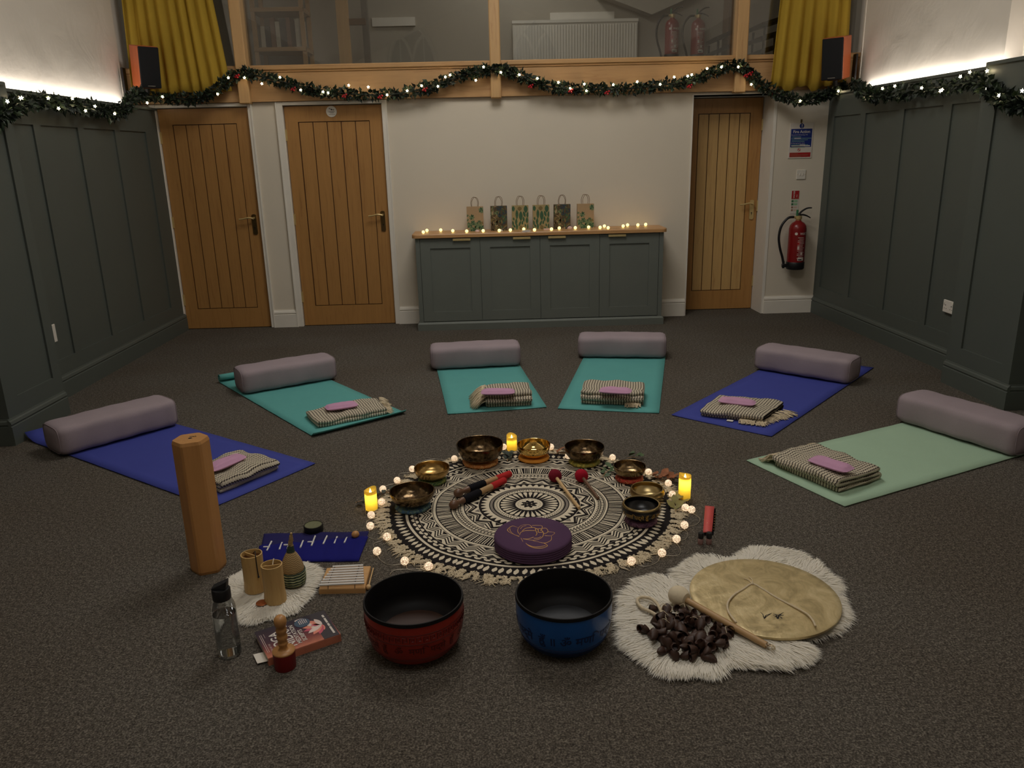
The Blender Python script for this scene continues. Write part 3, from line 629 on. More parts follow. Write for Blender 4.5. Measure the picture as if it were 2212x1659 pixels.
def speaker(label,c,rz,zb,h,w_=.175,d_=.22):
    t=thing('loudspeaker',label,'loudspeaker',(c[0],c[1],zb),rz,'loudspeakers in the far corners'); t.rotation_euler[0]=radians(9)
    mb=MB(); mb.box(-w_/2,w_/2,-d_/2+.02,d_/2,0,h,c=.004); mb.build('cabinet',M['cherry'],t)
    mb=MB(); mb.box(-w_/2+.002,w_/2-.002,-d_/2,-d_/2+.021,.003,h-.003,c=.006); mb.build('grille',M['blackcloth'],t)
    mb=MB(); mb.box(-.03,.03,-d_/2-.0006,-d_/2,.018,.022); mb.build('badge',M['wire'],t)
    mb=MB(); mb.tube([(0,0,0),(0,0,-.05)],.02,10); mb.tube([(0,0,-.045),(0,.13,-.05)],.014,8); mb.box(-.05,.05,-.05,.06,-.008,0); mb.build('bracket',M['black'],t)
    return t
speaker('loudspeaker with cherry wood sides and black grille in the left corner by the curtain',(-2.86,7.13),radians(40),2.142,.325,.165)
speaker('loudspeaker with cherry wood sides and black grille in the right corner by the curtain',(3.00,7.11),radians(-40),2.085,.335,.175)
for x,zt,zb,l in ((-3.045,2.30,2.14,'slim black upright plate on the left ledge beside the loudspeaker'),(3.165,2.285,2.10,'slim black upright plate on the right ledge beside the loudspeaker')):
    s=1 if x<0 else -1
    mb=MB(); mb.box(x-.006,x+.012,7.10,7.16,LEDGE,zt,c=.003); tag(mb.build('cable_plate',M['black']),l,'bracket')
# garland
M['ivy1']=plain('ivy_leaf',srgb(46,62,40),.5,var=.3,scale=25); M['ivy2']=plain('ivy_leaf_dark',srgb(27,38,28),.55,var=.35,scale=25)
M['berry']=plain('red_berry',srgb(170,24,34),.2,var=.1); M['star']=emis('star_bulb',(1,.80,.48),34)
def garland(label,path,bulbs,berries,seed,rad=.05,dens=260,off=(0,0,0)):
    rnd=random.Random(seed); base=Vector(path[len(path)//2]); P=spline([Vector(p)-base for p in path],6)
    t=thing('garland',label,'garland',tuple(base)); mb=MB(); L=sum((P[i+1]-P[i]).length for i in range(len(P)-1))
    def at(s):
        s*=len(P)-1; i=min(int(s),len(P)-2); return P[i].lerp(P[i+1],s-i),(P[i+1]-P[i]).normalized()
    for k in range(int(dens*L)):
        c,d=at(rnd.random()); a=rnd.uniform(0,2*pi); n1=d.orthogonal().normalized(); n2=d.cross(n1)
        q=(n1*cos(a)+n2*sin(a)); r=rad*rnd.random()**.6*(1+.25*sin(k*.11)); l=rnd.uniform(.032,.054)
        dr=(q*.8+d*rnd.uniform(-1,1)+Vector((0,-.35,rnd.uniform(-.5,.2)))).normalized(); sd=dr.cross(Vector((rnd.uniform(-1,1),rnd.uniform(-1,1),rnd.uniform(-1,1)))).normalized(); up=dr.cross(sd)
        o=c+q*r*.6; w_=l*rnd.uniform(.36,.52)
        vs=[o,o+dr*l*.35+sd*w_*.8-up*l*.1,o+dr*l*.6+sd*w_*.45,o+dr*l,o+dr*l*.6-sd*w_*.45,o+dr*l*.35-sd*w_*.8-up*l*.1,o+dr*l*.5+up*l*.06]
        mb.add(vs,[(0,1,6),(1,2,6),(2,3,6),(3,4,6),(4,5,6),(5,0,6)],rnd.random()<.55)
    mb.tube(P,.008,6,1); mb.build('foliage',[M['ivy1'],M['ivy2']],t)
    wm=MB()
    for i,b in enumerate(bulbs):
        c=Vector(b)-base; mb=MB(); mb.T=Matrix.Translation(c)@Matrix.Rotation(rnd.uniform(0,2),4,'Y')
        R=.0125; n=5; o=[]
        for k in range(10): a=pi*k/5+pi/2; r=R if k%2==0 else R*.42; o.append((r*cos(a),0,r*sin(a)))
        vs=o+[(0,-.006,0),(0,.006,0)]; fs=[(k,(k+1)%10,10) for k in range(10)]+[((k+1)%10,k,11) for k in range(10)]
        mb.add(vs,fs); mb.build('bulb',M['star'],t)
    for b in berries:
        c=Vector(b)-base; mb=MB()
        for q in ((0,0,0),(.02,0,.006),(.009,-.006,-.015),(-.012,0,-.010)): mb.sphere(c+Vector(q),.0095,10,6)
        mb.build('berry',M['berry'],t,smooth='all')
    return t
yg=YW-.10
main=[(300,206),(345,210),(400,214),(440,210),(480,185),(512,160),(540,160),(600,174),(660,190),(700,198),(760,203),(830,205),(900,195),(960,176),(1010,160),(1050,151),(1085,150),(1112,160),(1150,174),(1190,188),(1240,191),(1290,192),(1350,192),(1400,187),(1450,181),(1500,172),(1540,155),(1585,142),(1612,150),(1640,180),(1680,204),(1725,216),(1765,210),(1795,200),(1832,186)]
def pw(u,v,y=yg): return wl(u,v,y)
k=3.456; bl=[(460+a/k,b/k) for a,b in ((500,577),(365,625),(655,672),(822,685),(860,693),(1013,637),(1160,650),(1300,708),(1450,678),(1557,640),(1680,645),(1770,560),(1735,575),(1962,600),(2020,500),(235,580),(115,580),(35,702))]
bl+=[(1050+a/k,b/k) for a,b in ((110,540),(248,558),(383,585),(540,615),(628,660),(733,628),(750,678),(950,632),(1128,610),(1300,630),(1405,575),(1535,558),(1505,568),(1650,512),(1757,500),(1883,500),(1980,630))]
bl+=[(351,209),(1728.6,218),(1811,196.6),(318,222)]
be=[(460+a/k,b/k) for a,b in ((175,565),(595,660),(978,712),(1245,720),(1578,665))]+[(1050+a/k,b/k) for a,b in ((330,640),(630,675),(900,688),(1517,640),(1970,545),(1940,560),(2150,690))]+[(434,217)]
garland('green ivy garland with star lights and red berries swagged along the oak beam',[pw(*p,YW-.175) if (p[0]<500 or p[0]>1650) else pw(*p) for p in main],[pw(a,b,yg-.05-(.075 if a<500 or a>1650 else 0)) for a,b in bl],[pw(a,b,yg-.045) for a,b in be],5,.050,560)
lx=lambda u,v,d=.075: xl(u,v,-2.93+d)
k=3.95
lp=[(300,200),(284,215),(262,240),(235,243),(200,232),(150,228),(100,216)]
path=[lx(*p) for p in lp]+[xl(52,222,-2.86),xl(25,232,-2.74),xl(8,245,-2.66),xl(-30,255,-2.64),xl(-80,230,-2.64)]
bb=[(a/k,b/k) for a,b in ((185,835),(412,838),(500,925),(810,907),(618,840),(978,970),(730,945))]; 
garland('green ivy garland with star lights along the ledge of the left-hand wall',path,[lx(a,b,.13) for a,b in bb]+[xl(16,219,-2.62),xl(44,212,-2.7)],[],6,.062,480)
rx=lambda u,v,d=.09: xl(u,v,3.10-d)
k=3.687
path=[rx(1846,178),rx(1862,196),rx(1885,208),xl(1925,203,3.04),xl(1980,194,3.05),xl(2050,186,3.06),xl(2105,178,3.05),xl(2128,182,3.0),xl(2146,200,2.93),xl(2166,212,2.915),xl(2195,222,2.91),xl(2225,222,2.91),xl(2290,196,2.91),xl(2370,160,2.91)]
bb=[(1612+a/k,b/k) for a,b in ((950,770),(1085,705),(1183,685),(1397,700),(1545,725),(1780,575),(1705,610),(1918,565),(1560,715))]
garland('green ivy garland with star lights along the ledge of the right-hand wall',path,[xl(a,b,2.98) for a,b in bb]+[xl(2130,194,2.93),xl(2158,206,2.86),xl(2208,196,2.86)],[],7,.062,480)
# ------------------------------------------------------------------ things in the gallery room behind the glass
yg2=9.27
a=wl(1107,45,yg2-.08); b=wl(1376,132,yg2-.08)
rad=thing('radiator','long white ribbed radiator on the wall of the gallery behind the glass','radiator',((a.x+b.x)/2,yg2,2.3)); hw=(b.x-a.x)/2; zt=a.z-2.3
mb=MB(); mb.box(-hw,hw,-.085,-.03,.0,zt-.02); n=44
for i in range(n): x=-hw+2*hw*(i+.5)/n; mb.box(x-hw/n*.55,x+hw/n*.55,-.094,-.084,.03,zt-.05,c=.003)
mb.build('panel',M['white_paint'],rad); mb=MB(); mb.box(-hw-.005,hw+.005,-.095,-.02,zt-.03,zt); mb.build('top_grille',M['white_paint'],rad)
for u,vb,l in ((1452,127,'left of two red fire extinguishers standing in the gallery behind the glass'),(1508,128,'right of two red fire extinguishers standing in the gallery behind the glass')):
    p=wl(u,vb,9.05); e=extinguisher('fire_extinguisher',l,(p.x,9.1,p.z-.02),0,.98,'gallery fire extinguishers'); e.scale=(.98,1,.98)
    mb=MB(); mb.box(p.x-.12,p.x+.12,8.98,9.25,2.2,p.z-.02); tag(mb.build('extinguisher_stand',M['black']),'low black stand under the %s gallery fire extinguisher'%('left' if u<1480 else 'right'),'stand',None)
# shelving with files
M['shelf']=wood('pine_shelf',srgb(196,156,110),srgb(160,118,76),'X')
a=wl(545,16,8.9); b=wl(650,16,8.9); sh=thing('bookcase','tall pine shelving unit with files, seen through the gallery glass','shelving',((a.x+b.x)/2,8.9,2.2)); hw=(b.x-a.x)/2
mb=MB()
for s in (-1,1):
    for yy in (-.0,.34): mb.box(s*hw-.02,s*hw+.02,yy-.02,yy+.02,0,2.0)
for i in range(3): mb=mb if i else mb
mb.build('frame',M['shelf'],sh)
for z in (wl(600,107,8.9).z-2.2,wl(600,21,8.9).z-2.2,wl(600,-50,8.9).z-2.2):
    mb=MB(); mb.box(-hw-.02,hw+.02,-.03,.36,z-.02,z+.02); mb.build('shelf',M['shelf'],sh)
rnd=random.Random(4); zz=wl(600,107,8.9).z+.02; x=sh.location.x-hw+.05
fm=[plain('pale_file',srgb(196,188,170)),plain('dark_file',srgb(60,58,60)),plain('brown_file',srgb(120,84,64))]
i=0
while x<sh.location.x+hw-.08:
    w_=rnd.uniform(.035,.07); h=rnd.uniform(.2,.3); mb=MB(); mb.box(x,x+w_,8.93,9.15,zz,zz+h); o=mb.build('file',fm[i%3])
    tag(o,'%s file standing on the shelving unit behind the gallery glass'%('pale','dark','brown')[i%3],'file','files on the gallery shelving'); x+=w_+rnd.choice((.004,.004,.05)); i+=1
# oak posts and brackets standing inside the gallery
p=wl(742,60,8.6); po=thing('timber_post','oak post with a short side arm standing in the gallery behind the glass','post',(p.x,8.6,2.2))
mb=MB(); mb.box(-.055,.055,-.05,.05,0,1.8); mb.build('post',M['oakpost'],po); mb=MB(); mb.box(-.03,.22,.03,.07,wl(742,46,8.6).z-2.2-.03,wl(742,46,8.6).z-2.2+.03); mb.build('side_arm',wood('dark_arm_wood',srgb(110,82,56),srgb(80,56,36),'X'),po)
p=wl(790,60,8.9); mb=MB(); mb.box(p.x-.03,p.x+.03,8.86,8.94,2.2,3.9); tag(mb.build('grey_post',plain('grey_post_paint',srgb(120,112,104))),'slim grey post in the gallery right of the oak post','post')
# white sill board, dark chairs and door lining at the right
a=wl(1190,24,yg2-.1); b=wl(1330,44,yg2-.1); mb=MB(); mb.box(a.x,b.x,yg2+.0,yg2+.03,b.z,a.z); tag(mb.build('wall_shelf',M['white_paint']),'white board on the gallery wall above the radiator','shelf')
a=wl(800,35,yg2-.1); b=wl(895,52,yg2-.1); mb=MB(); mb.box(a.x,b.x,yg2+.0,yg2+.03,b.z,a.z); tag(mb.build('wall_shelf',M['white_paint']),'short white board on the gallery wall right of the posts','shelf')
M['darkwood']=wood('dark_stained_wood',srgb(92,60,36),srgb(60,38,22),'Z')
p=wl(1578,60,8.2); mb=MB(); mb.box(p.x-.05,p.x+.03,8.1,8.3,2.2,3.4); tag(mb.build('door_lining',M['darkwood']),'dark wooden door lining in the gallery left of the right oak post','post')
def stool(u,v,label,s=1.0):
    p=wl(u,v,8.3); t=thing('stacked_chairs',label,'chairs',(p.x,8.3,2.2)); h=max(.3,p.z-2.2)
    for i in range(3):
        mb=MB(); mb.loft([[(-.18*s,-.2,h-.12*i-.10),(.18*s,-.2,h-.12*i-.02),(.18*s,.2,h-.12*i-.02),(-.18*s,.2,h-.12*i-.10)],[(-.18*s,-.2,h-.12*i-.06),(.18*s,-.2,h-.12*i+.02),(.18*s,.2,h-.12*i+.02),(-.18*s,.2,h-.12*i-.06)]]); mb.build('seat',M['black'],t)
    for x in (-.15,.15):
        for y in (-.17,.17): mb=MB(); mb.tube([(x*s,y,0),(x*s*.9,y,h-.1)],.012,6); mb.build('leg',M['black'],t)
stool(1560,70,'dark stacked chairs in the gallery right of the red extinguishers',.6)
stool(1665,40,'dark stacked chairs in the gallery beside the right curtain',.8)
# ------------------------------------------------------------------ yoga mats, bolsters, blankets, eye pillows
def matmat(name,col): return fabric(name,col,.75,260,.05)
M['navy']=matmat('navy_mat_rubber',srgb(64,72,150)); M['teal']=matmat('teal_mat_rubber',srgb(92,160,156)); M['mint_mat']=matmat('mint_mat_rubber',srgb(163,191,165))
M['lilac']=fabric('grey_lilac_cotton',srgb(154,141,146),.9,350,.09); M['pink']=fabric('mauve_cotton',srgb(196,150,180),.85,300,.08)
def yoga_mat(label,A,B,L,mat,near=0,far=0,th=.006,side=0):
    A=Vector((A[0],A[1],0)); B=Vector((B[0],B[1],0)); W=.62; c=(A+B)/2; rz=atan2((B-A).y,(B-A).x)
    P=[]   # profile along the length: list of (s,z)
    if near: P+=[(-.030,.024),(-.020,.014),(-.006,.005)]
    n=24
    P+=[(L*i/n,.0015+(.0006*sin(i*1.7))) for i in range(n+1)]
    if far=='roll':
        r=.034
        for k in range(1,34): a=k*.32; rr=r-.0009*k; P.append((L+rr*sin(a),.0015+r-rr*cos(a)))
    if far=='lift': P+=[(L+.04,.006),(L+.09,.022),(L+.12,.045)]
    vs=[];fs=[];m_=10
    for s,z in P:
        for i in range(m_+1):
            x=-W/2+W*i/m_; e=abs(x)/(W/2); vs.append((x,s,z+.002*(e**6)+(side*.02*max(0,s/L-.8)*5*(1 if x<0 else 0))))
    k=m_+1
    for j in range(len(P)-1):
        for i in range(m_): fs.append((j*k+i,j*k+i+1,(j+1)*k+i+1,(j+1)*k+i))
    mb=MB(); mb.add(vs,fs); o=mb.build('yoga_mat',mat,smooth=True); o.location=c; o.rotation_euler[2]=rz
    s=o.modifiers.new('thick','SOLIDIFY'); s.thickness=th-.002; s.offset=1
    return tag(o,label,'yoga mat','yoga mats fanned out around the rug')
yoga_mat('navy blue yoga mat at the far left, its far end against the left-hand panelling',(-1.307,3.337),(-.96,3.818),1.63,M['navy'],far='lift')
yoga_mat('teal yoga mat with a rolled-up far end, second from the left',(-1.075,4.255),(-.565,4.645),1.50,M['teal'],near=1,far='roll')
yoga_mat('teal yoga mat left of centre, its blanket with a long fringe on the left',(-.298,4.577),(.315,4.654),1.68,M['teal'])
yoga_mat('teal yoga mat right of centre, in front of the right end of the sideboard',(.38,4.619),(.988,4.469),1.68,M['teal'])
yoga_mat('navy blue yoga mat on the right, second from the right-hand end',(1.049,4.43),(1.513,4.008),1.78,M['navy'])
yoga_mat('pale mint green yoga mat at the far right',(1.264,3.683),(1.524,3.111),1.80,M['mint_mat'])
def bolster(label,P,Q,L=.655,W=.245,H=.168):
    P=Vector((P[0],P[1],0)); Q=Vector((Q[0],Q[1],0)); d=(Q-P).normalized(); n=Vector((-d.y,d.x,0)); c=(P+Q)/2+n*(W/2-.02); rz=atan2(d.y,d.x)
    t=thing('bolster',label,'bolster',(c.x,c.y,.0085),rz,'lilac bolsters at the heads of the mats')
    rings=[]; ns=28; e=.42
    def ring(x,s,sq=1):
        R=[]
        for k in range(40):
            a=2*pi*k/40; ca,sa=cos(a),sin(a); y=abs(ca)**e*(1 if ca>0 else -1)*W/2*s; z=abs(sa)**e*(1 if sa>0 else -1)*H/2*s
            R.append((x,y*(1+.02*sin(x*17+a*2)),max(0,H/2+z*(1+.015*sin(x*11+a)) if True else 0)))
        return R
    xs=[(-L/2-.012,.25),(-L/2-.010,.6),(-L/2,.86),(-L/2+.012,.955),(-L/2+.035,1.0)]+[(-L/2+.035+(L-.07)*i/ns,1.0+.012*sin(i*.9)) for i in range(1,ns)]+[(L/2-.035,1.0),(L/2-.012,.955),(L/2,.86),(L/2+.010,.6),(L/2+.012,.25)]
    mb=MB(); mb.loft([ring(x,s) for x,s in xs]); mb.build('cushion',M['lilac'],t,smooth='all')
    for s in (-1,1):
        R=ring(s*(L/2+.001),.875); mb=MB(); mb.tube(R,.0018,6,closed=True); mb.build('piping',M['lilac'],t,smooth='all')
    return t
bolster('grey lilac bolster on the navy mat at the far left',(-2.356,4.036),(-1.924,4.509))
bolster('grey lilac bolster on the teal mat with a rolled end',(-1.687,5.118),(-1.156,5.434))
bolster('grey lilac bolster on the teal mat left of centre, before the sideboard',(-.461,5.606),(.183,5.651))
bolster('grey lilac bolster on the teal mat right of centre, before the sideboard',(.66,5.844),(1.289,5.741))
bolster('grey lilac bolster on the navy mat on the right',(1.866,5.368),(2.337,4.918))
bolster('grey lilac bolster on the pale mint mat, cut by the right edge of the picture',(2.306,4.172),(2.577,3.607),L=.67)
def knit(name,axis):
    t=NT(name); tc=t.n.new('ShaderNodeUVMap'); s=t.sep(tc.outputs[0]); u,v=(s[0],s[1]) if axis=='U' else (s[1],s[0])
    wob=t.math('MULTIPLY',t.math('SINE',t.math('MULTIPLY',v,2*pi/.014)),.11)
    ph=t.math('ADD',t.math('ADD',t.math('DIVIDE',u,.0160),.45),wob); fr=t.math('FRACT',ph)
    tri=t.math('ABSOLUTE',t.math('SUBTRACT',fr,.5))
    ln=t.math('GREATER_THAN',tri,.36)
    nz=t.noise(t.coord(),320,2); base=t.ramp(nz,[(.3,srgb(184,174,152)),(.7,srgb(216,206,184))])
    t.set(t.mix(ln,base,srgb(56,48,46)),.95,spec=.1)
    bp=t.math('SUBTRACT',.5,tri); st=t.math('ABSOLUTE',t.math('SINE',t.math('MULTIPLY',v,pi/.007)))
    t.bump(t.math('ADD',t.math('MULTIPLY',bp,1.0),t.math('MULTIPLY',st,.3)),.9,.006); return t.mat
M['knitU']=knit('striped_knit','U'); M['knitV']=knit('striped_knit_lengthwise','V'); M['fringe']=plain('cream_cotton_yarn',srgb(206,190,160),.95,var=.1,scale=80)
def strands(mb,org,dirv,L,n,rnd,spread=.5,w_=.0022,drop=True,z0=.004,seg=4,curl=.5):
    org=Vector(org); d=Vector(dirv).normalized()
    for i in range(n):
        a=rnd.uniform(-spread,spread); dd=Vector((d.x*cos(a)-d.y*sin(a),d.x*sin(a)+d.y*cos(a),d.z)); l=L*rnd.uniform(.65,1.1); p=org+Vector((rnd.uniform(-1,1),rnd.uniform(-1,1),0))*.004; pts=[p.copy()]; ph=rnd.uniform(0,6)
        for k in range(1,seg+1):
            f=k/seg; q=p+dd*l*f+Vector((-dd.y,dd.x,0))*sin(ph+f*5)*curl*.012; q.z=max(z0+rnd.uniform(0,.004),org.z*(1-f*f*1.1)) if drop else org.z+rnd.uniform(-.001,.003); pts.append(q)
        mb.tube(pts,w_,4)
def blanket(label,c,rz,Lx,Ly,layers,th,mat,fringe,seed,sag=.004,bz=.0085,shift=.0,skew=0,tagp=None):
    rnd=random.Random(seed); t=thing('blanket',label,'blanket',(c[0],c[1],bz),radians(rz),'folded striped blankets')
    h=th*.5; P=[]; gap=th*1.02; npt=14
    for l in range(layers):
        zc=h+l*gap; ys=[-1+2*i/npt for i in range(npt+1)]
        if l%2==1: ys=ys[::-1]
        cut=.10*rnd.random() if 0<l<layers-1 else 0
        ends=Ly/2-gap/2
        for y in ys: P.append(Vector((0,y*ends,zc)))
        if l<layers-1:
            s=1 if ys[-1]>0 else -1
            for k in range(1,6): a=-pi/2+pi*k/6; P.append(Vector((0,s*ends+s*gap*.5*cos(a),zc+gap/2+gap*.5*sin(a))))
    n=len(P); nr=[]
    for i in range(n): d=(P[min(i+1,n-1)]-P[max(i-1,0)]).normalized(); nr.append(Vector((0,-d.z,d.y)))
    arc=[0]
    for i in range(1,n): arc.append(arc[-1]+(P[i]-P[i-1]).length)
    nx=34; mb=MB(); rings=[]; uvr=[]
    for j in range(nx+1):
        x=-Lx/2+Lx*j/nx; ring=[]; uv=[]; e=min(1,min(j,nx-j)/2.0); tt=th*.5*(.62+.38*e**.5)
        for side in (1,-1):
            rg=range(n) if side==1 else range(n-1,-1,-1)
            for i in rg:
                p=P[i]+nr[i]*tt*side*.97
                w1=mnoise.noise(Vector((x*9,p.y*9+seed,seed*3.1)))*.018+mnoise.noise(Vector((x*26,p.y*26,seed)))*.004
                up=min(1,p.z/(th*layers)); q=Vector((x+skew*p.y+mnoise.noise(Vector((seed,p.y*12,P[i].z*20)))*.012*(j/nx*2-1),p.y+mnoise.noise(Vector((x*10,seed*2,P[i].z*40)))*.010,max(.0,p.z+w1*up-sag*up*abs(x/Lx)*2)))
                ring.append(tuple(q)); uv.append((x,arc[i]*(1 if True else 0)))
        rings.append(ring); uvr.append(uv)
    mb.loft(rings); o=mb.build('fabric',mat,t,smooth='all'); me=o.data; ul=me.uv_layers.new(name='UVMap'); flat=[u for r in uvr for u in r]
    for lp in me.loops: ul.data[lp.index].uv=flat[lp.vertex_index]
    if fringe:
        mb=MB()
        for (e,y0,y1,z,l,cnt) in fringe:
            for k in range(cnt):
                y=y0+(y1-y0)*(k+.5)/cnt
                if e in('+x','-x'): s=1 if e=='+x' else -1; org=(s*(Lx/2-.006)+skew*y,y*Ly,z+rnd.uniform(-.004,.004)); d=(s,rnd.uniform(-.3,.3),0)
                else: s=-1; org=(y*Lx,-Ly/2+.006,z); d=(rnd.uniform(-.3,.3),s,0)
                mb.sphere((org[0],org[1],org[2]),.005,6,4); strands(mb,org,d,l,12,rnd,.45,.0021,True,.003)
        mb.build('fringe',M['fringe'],t,smooth='all')
    if tagp: mb=MB(); mb.box(tagp[0]-.018,tagp[0]+.018,tagp[1]-.026,tagp[1],.002,.004); mb.build('care_tag',M['white_plastic'],t,label='white fabric care tag')
    return t
TH=.021
bl=[blanket('folded cream and dark striped blanket on the navy mat at the far left',(-1.335,3.694),55,.34,.29,3,TH,M['knitV'],None,1),
blanket('folded striped blanket lying spread and slanting on the teal mat with a rolled end',(-.915,4.602),31,.45,.27,2,.022,M['knitU'],[('+x',-.45,.2,.02,.07,11),('+x',.0,.5,.034,.06,5)],2,skew=.1),
blanket('folded striped blanket with a bushy fringe at its left end, on a teal mat',(.075,4.80),3,.29,.26,4,.021,M['knitU'],[('-x',-.5,.45,.075,.10,16),('-x',-.5,.4,.045,.10,13)],3),
blanket('folded striped blanket with a small tassel at its front right corner, on a teal mat',(.752,4.775),-12,.385,.27,4,.021,M['knitU'],[('-y',.24,.44,.02,.055,5)],4),
blanket('folded striped blanket with fringe and white tag on the navy mat at the right',(1.471,4.416),-29,.37,.31,3,.019,M['knitU'],[('+x',-.5,.3,.022,.09,13),('-y',.05,.48,.015,.06,8)],5,skew=.18,tagp=(-.03,-.165)),
blanket('folded striped blanket with fringe on its far left end, on the pale mint mat',(1.59,3.482),-63,.385,.30,3,.024,M['knitU'],[('-x',-.5,.5,.058,.085,18),('-x',-.5,.1,.03,.10,8)],6)]
def eye_pillow(label,c,rz,z,L=.20,W=.088,H=.034,seed=0):
    mb=MB(); nx,ny=18,10; top=[];bot=[]
    for j in range(ny+1):
        for i in range(nx+1):
            u=-1+2*i/nx; v=-1+2*j/ny; k=max(0,(1-u**4))**.5*max(0,(1-v**4))**.5
            x=u*L/2*(1-.03*v*v); y=v*W/2*(1-.10*u*u*abs(u)); b=mnoise.noise(Vector((u*2.2,v*2.2,seed*5.3)))*.006*k
            top.append((x,y,H*.45+k*H*.55+b)); bot.append((x,y,max(.001,H*.45-k*H*.45)))
    k=nx+1; N=len(top); fs=[]
    for j in range(ny):
        for i in range(nx): a=j*k+i; fs.append((a,a+1,a+k+1,a+k)); fs.append((N+a,N+a+k,N+a+k+1,N+a+1))
    for i in range(nx): fs.append((i,N+i,N+i+1,i+1)); a=ny*k+i; fs.append((a,a+1,N+a+1,N+a))
    for j in range(ny): a=j*k; fs.append((a,a+k,N+a+k,N+a)); a=j*k+nx; fs.append((a,N+a,N+a+k,a+k))
    mb.add(top+bot,fs); o=mb.build('eye_pillow',M['pink'],smooth='all'); o.location=(c[0],c[1],z); o.rotation_euler[2]=radians(rz)
    return tag(o,label,'eye pillow','mauve eye pillows resting on the blankets')
Z3=.0085+3*TH*1.02+.003
def ep(u0,v0,u1,v1,z,label,seed,L=None):
    a=fl(u0,v0,z+.012); b=fl(u1,v1,z+.012); c=(a+b)/2; eye_pillow(label,(c.x,c.y),math.degrees(atan2(b.y-a.y,b.x-a.x)),z,L or (b-a).length,seed=seed)
ep(452,1016,522,986,Z3-.001,'mauve eye pillow on the blanket at the far left, partly behind the wooden column',1,.215)
ep(703,883,772,873,.0085+2*.022+.005,'mauve eye pillow on the blanket of the teal mat with a rolled end',2)
ep(1039,848,1112,847,.0085+4*.021+.004,'mauve eye pillow on the blanket with the bushy left fringe',3)
ep(1295,843,1364,847,.0085+4*.021+.004,'mauve eye pillow on the blanket with the small corner tassel',4)
ep(1553,864,1632,873,.0085+3*.019+.003,'mauve eye pillow on the fringed blanket with a white tag',5)
ep(1753,991,1838,1018,.0085+3*.024+.003,'mauve eye pillow on the blanket of the pale mint mat',6)
# ------------------------------------------------------------------ the round rug and what stands on and around it
RC=Vector((.136,3.2476,0)); RR=.634
M['rug_black']=fabric('rug_black_print',srgb(34,30,30),.95,300,.1); M['rug_cream']=fabric('rug_cream_cotton',srgb(214,202,178),.95,300,.06); M['rug_grey']=fabric('rug_grey_print',srgb(130,122,112),.95,300,.1)
rug=thing('rug','round black and cream patterned cotton rug with a cream fringe','rug',tuple(RC))
mb=MB(); rnd=random.Random(2); N=160
ER=lambda a: RR*(1+.006*sin(3*a+1)+.005*sin(7*a)+.003*sin(13*a))
mb.loft([[(ER(2*pi*k/N)*cos(2*pi*k/N),ER(2*pi*k/N)*sin(2*pi*k/N),0) for k in range(N)],[(ER(2*pi*k/N)*cos(2*pi*k/N),ER(2*pi*k/N)*sin(2*pi*k/N),.0045) for k in range(N)]],0)
Zr=.0052
def wob(f,a): return RR*f*(1+ (.006*sin(3*a+1)+.005*sin(7*a)+.004*sin(11*a+2))*min(1,f*1.2))
def pp(f,a,z): r=wob(f,a); return (r*cos(a),r*sin(a),z)
def ringp(f0,f1,mi,z,n=144,g=None):
    vs=[];fs=[]
    for k in range(n): a=2*pi*k/n; vs+=[pp(f0,a,z),pp(f1,a,z)]
    for k in range(n): j=(k+1)%n; fs.append((2*k,2*k+1,2*j+1,2*j))
    mb.add(vs,fs,mi)
def pg(P,mi,z): mb.add([pp(f,a,z) for f,a in P],[tuple(range(len(P)))],mi)
z1,z2,z3=Zr,Zr+.0005,Zr+.001
def jj(s): return rnd.uniform(-s,s)
n=126
for k in range(n):   # outer slanted leaves
    a=2*pi*k/n+jj(.004); w_=2*pi/n*.36; s=.010*(1 if (k//14)%2 else -1); f0=.90+jj(.004); f1=.965+jj(.006)
    pg([(f0,a),(f0+.02,a+w_*.9+s*.3),((f0+f1)/2+.01,a+w_+s*.6),(f1,a+w_*.2+s),(f1-.01,a-w_*.5+s),((f0+f1)/2,a-w_*.9+s*.5)],1,z1)
ringp(.868,.886,1,z1)
n=78
for k in range(n):   # two rows of rounded triangles
    a=2*pi*k/n; w_=2*pi/n
    pg([(.832,a-w_*.40),(.832,a+w_*.40),(.846,a+w_*.30),(.854,a),(.846,a-w_*.30)],1,z1)
    pg([(.826,a-w_*.38+w_/2),(.826,a+w_*.38+w_/2),(.812,a+w_*.28+w_/2),(.804,a+w_/2),(.812,a-w_*.28+w_/2)],1,z1)
ringp(.695,.797,1,z1)
def zig(f0,f1,n,t,mi,z,ph=0,a0=0):
    for k in range(n):
        for s in (0,1):
            a=2*pi*(k+.5*s)/n+a0; b=2*pi*(k+.5*s+.5)/n+a0; fa,fb=(f0,f1) if s==0 else (f1,f0)
            pg([(fa,a),(fb,b),(fb+t,b),(fa+t,a)],mi,z)
for q in range(3): zig(.700+q*.021,.738+q*.021,36,.010,0,z2)
n=36
for k in range(n): a=2*pi*k/n; pg([(.700,a+pi/n*.45),(.726,a+pi/n),(.700,a+pi/n*1.55)],0,z2)
for k in range(n): a=2*pi*k/n; pg([(.796,a-pi/n*.5),(.796,a+pi/n*.5),(.772,a)],0,z2)
ringp(.672,.690,1,z1)
n=230
for k in range(n):
    a=2*pi*k/n+jj(.006); w_=2*pi/n*.24; e=jj(.010); t=rnd.uniform(.4,1.1); pg([(.566,a-w_*t),(.566,a+w_*t),(.664,a+w_*t+e),(.664,a-w_*t+e)],1,z1)
ringp(.545,.558,1,z1); ringp(.536,.540,1,z1)
n=120
for k in range(n): a=2*pi*k/n; w_=2*pi/n*.34; pg([(.512,a-w_),(.512,a+w_),(.529,a+w_),(.529,a-w_)],1,z1)
ringp(.470,.496,1,z1)
n=110
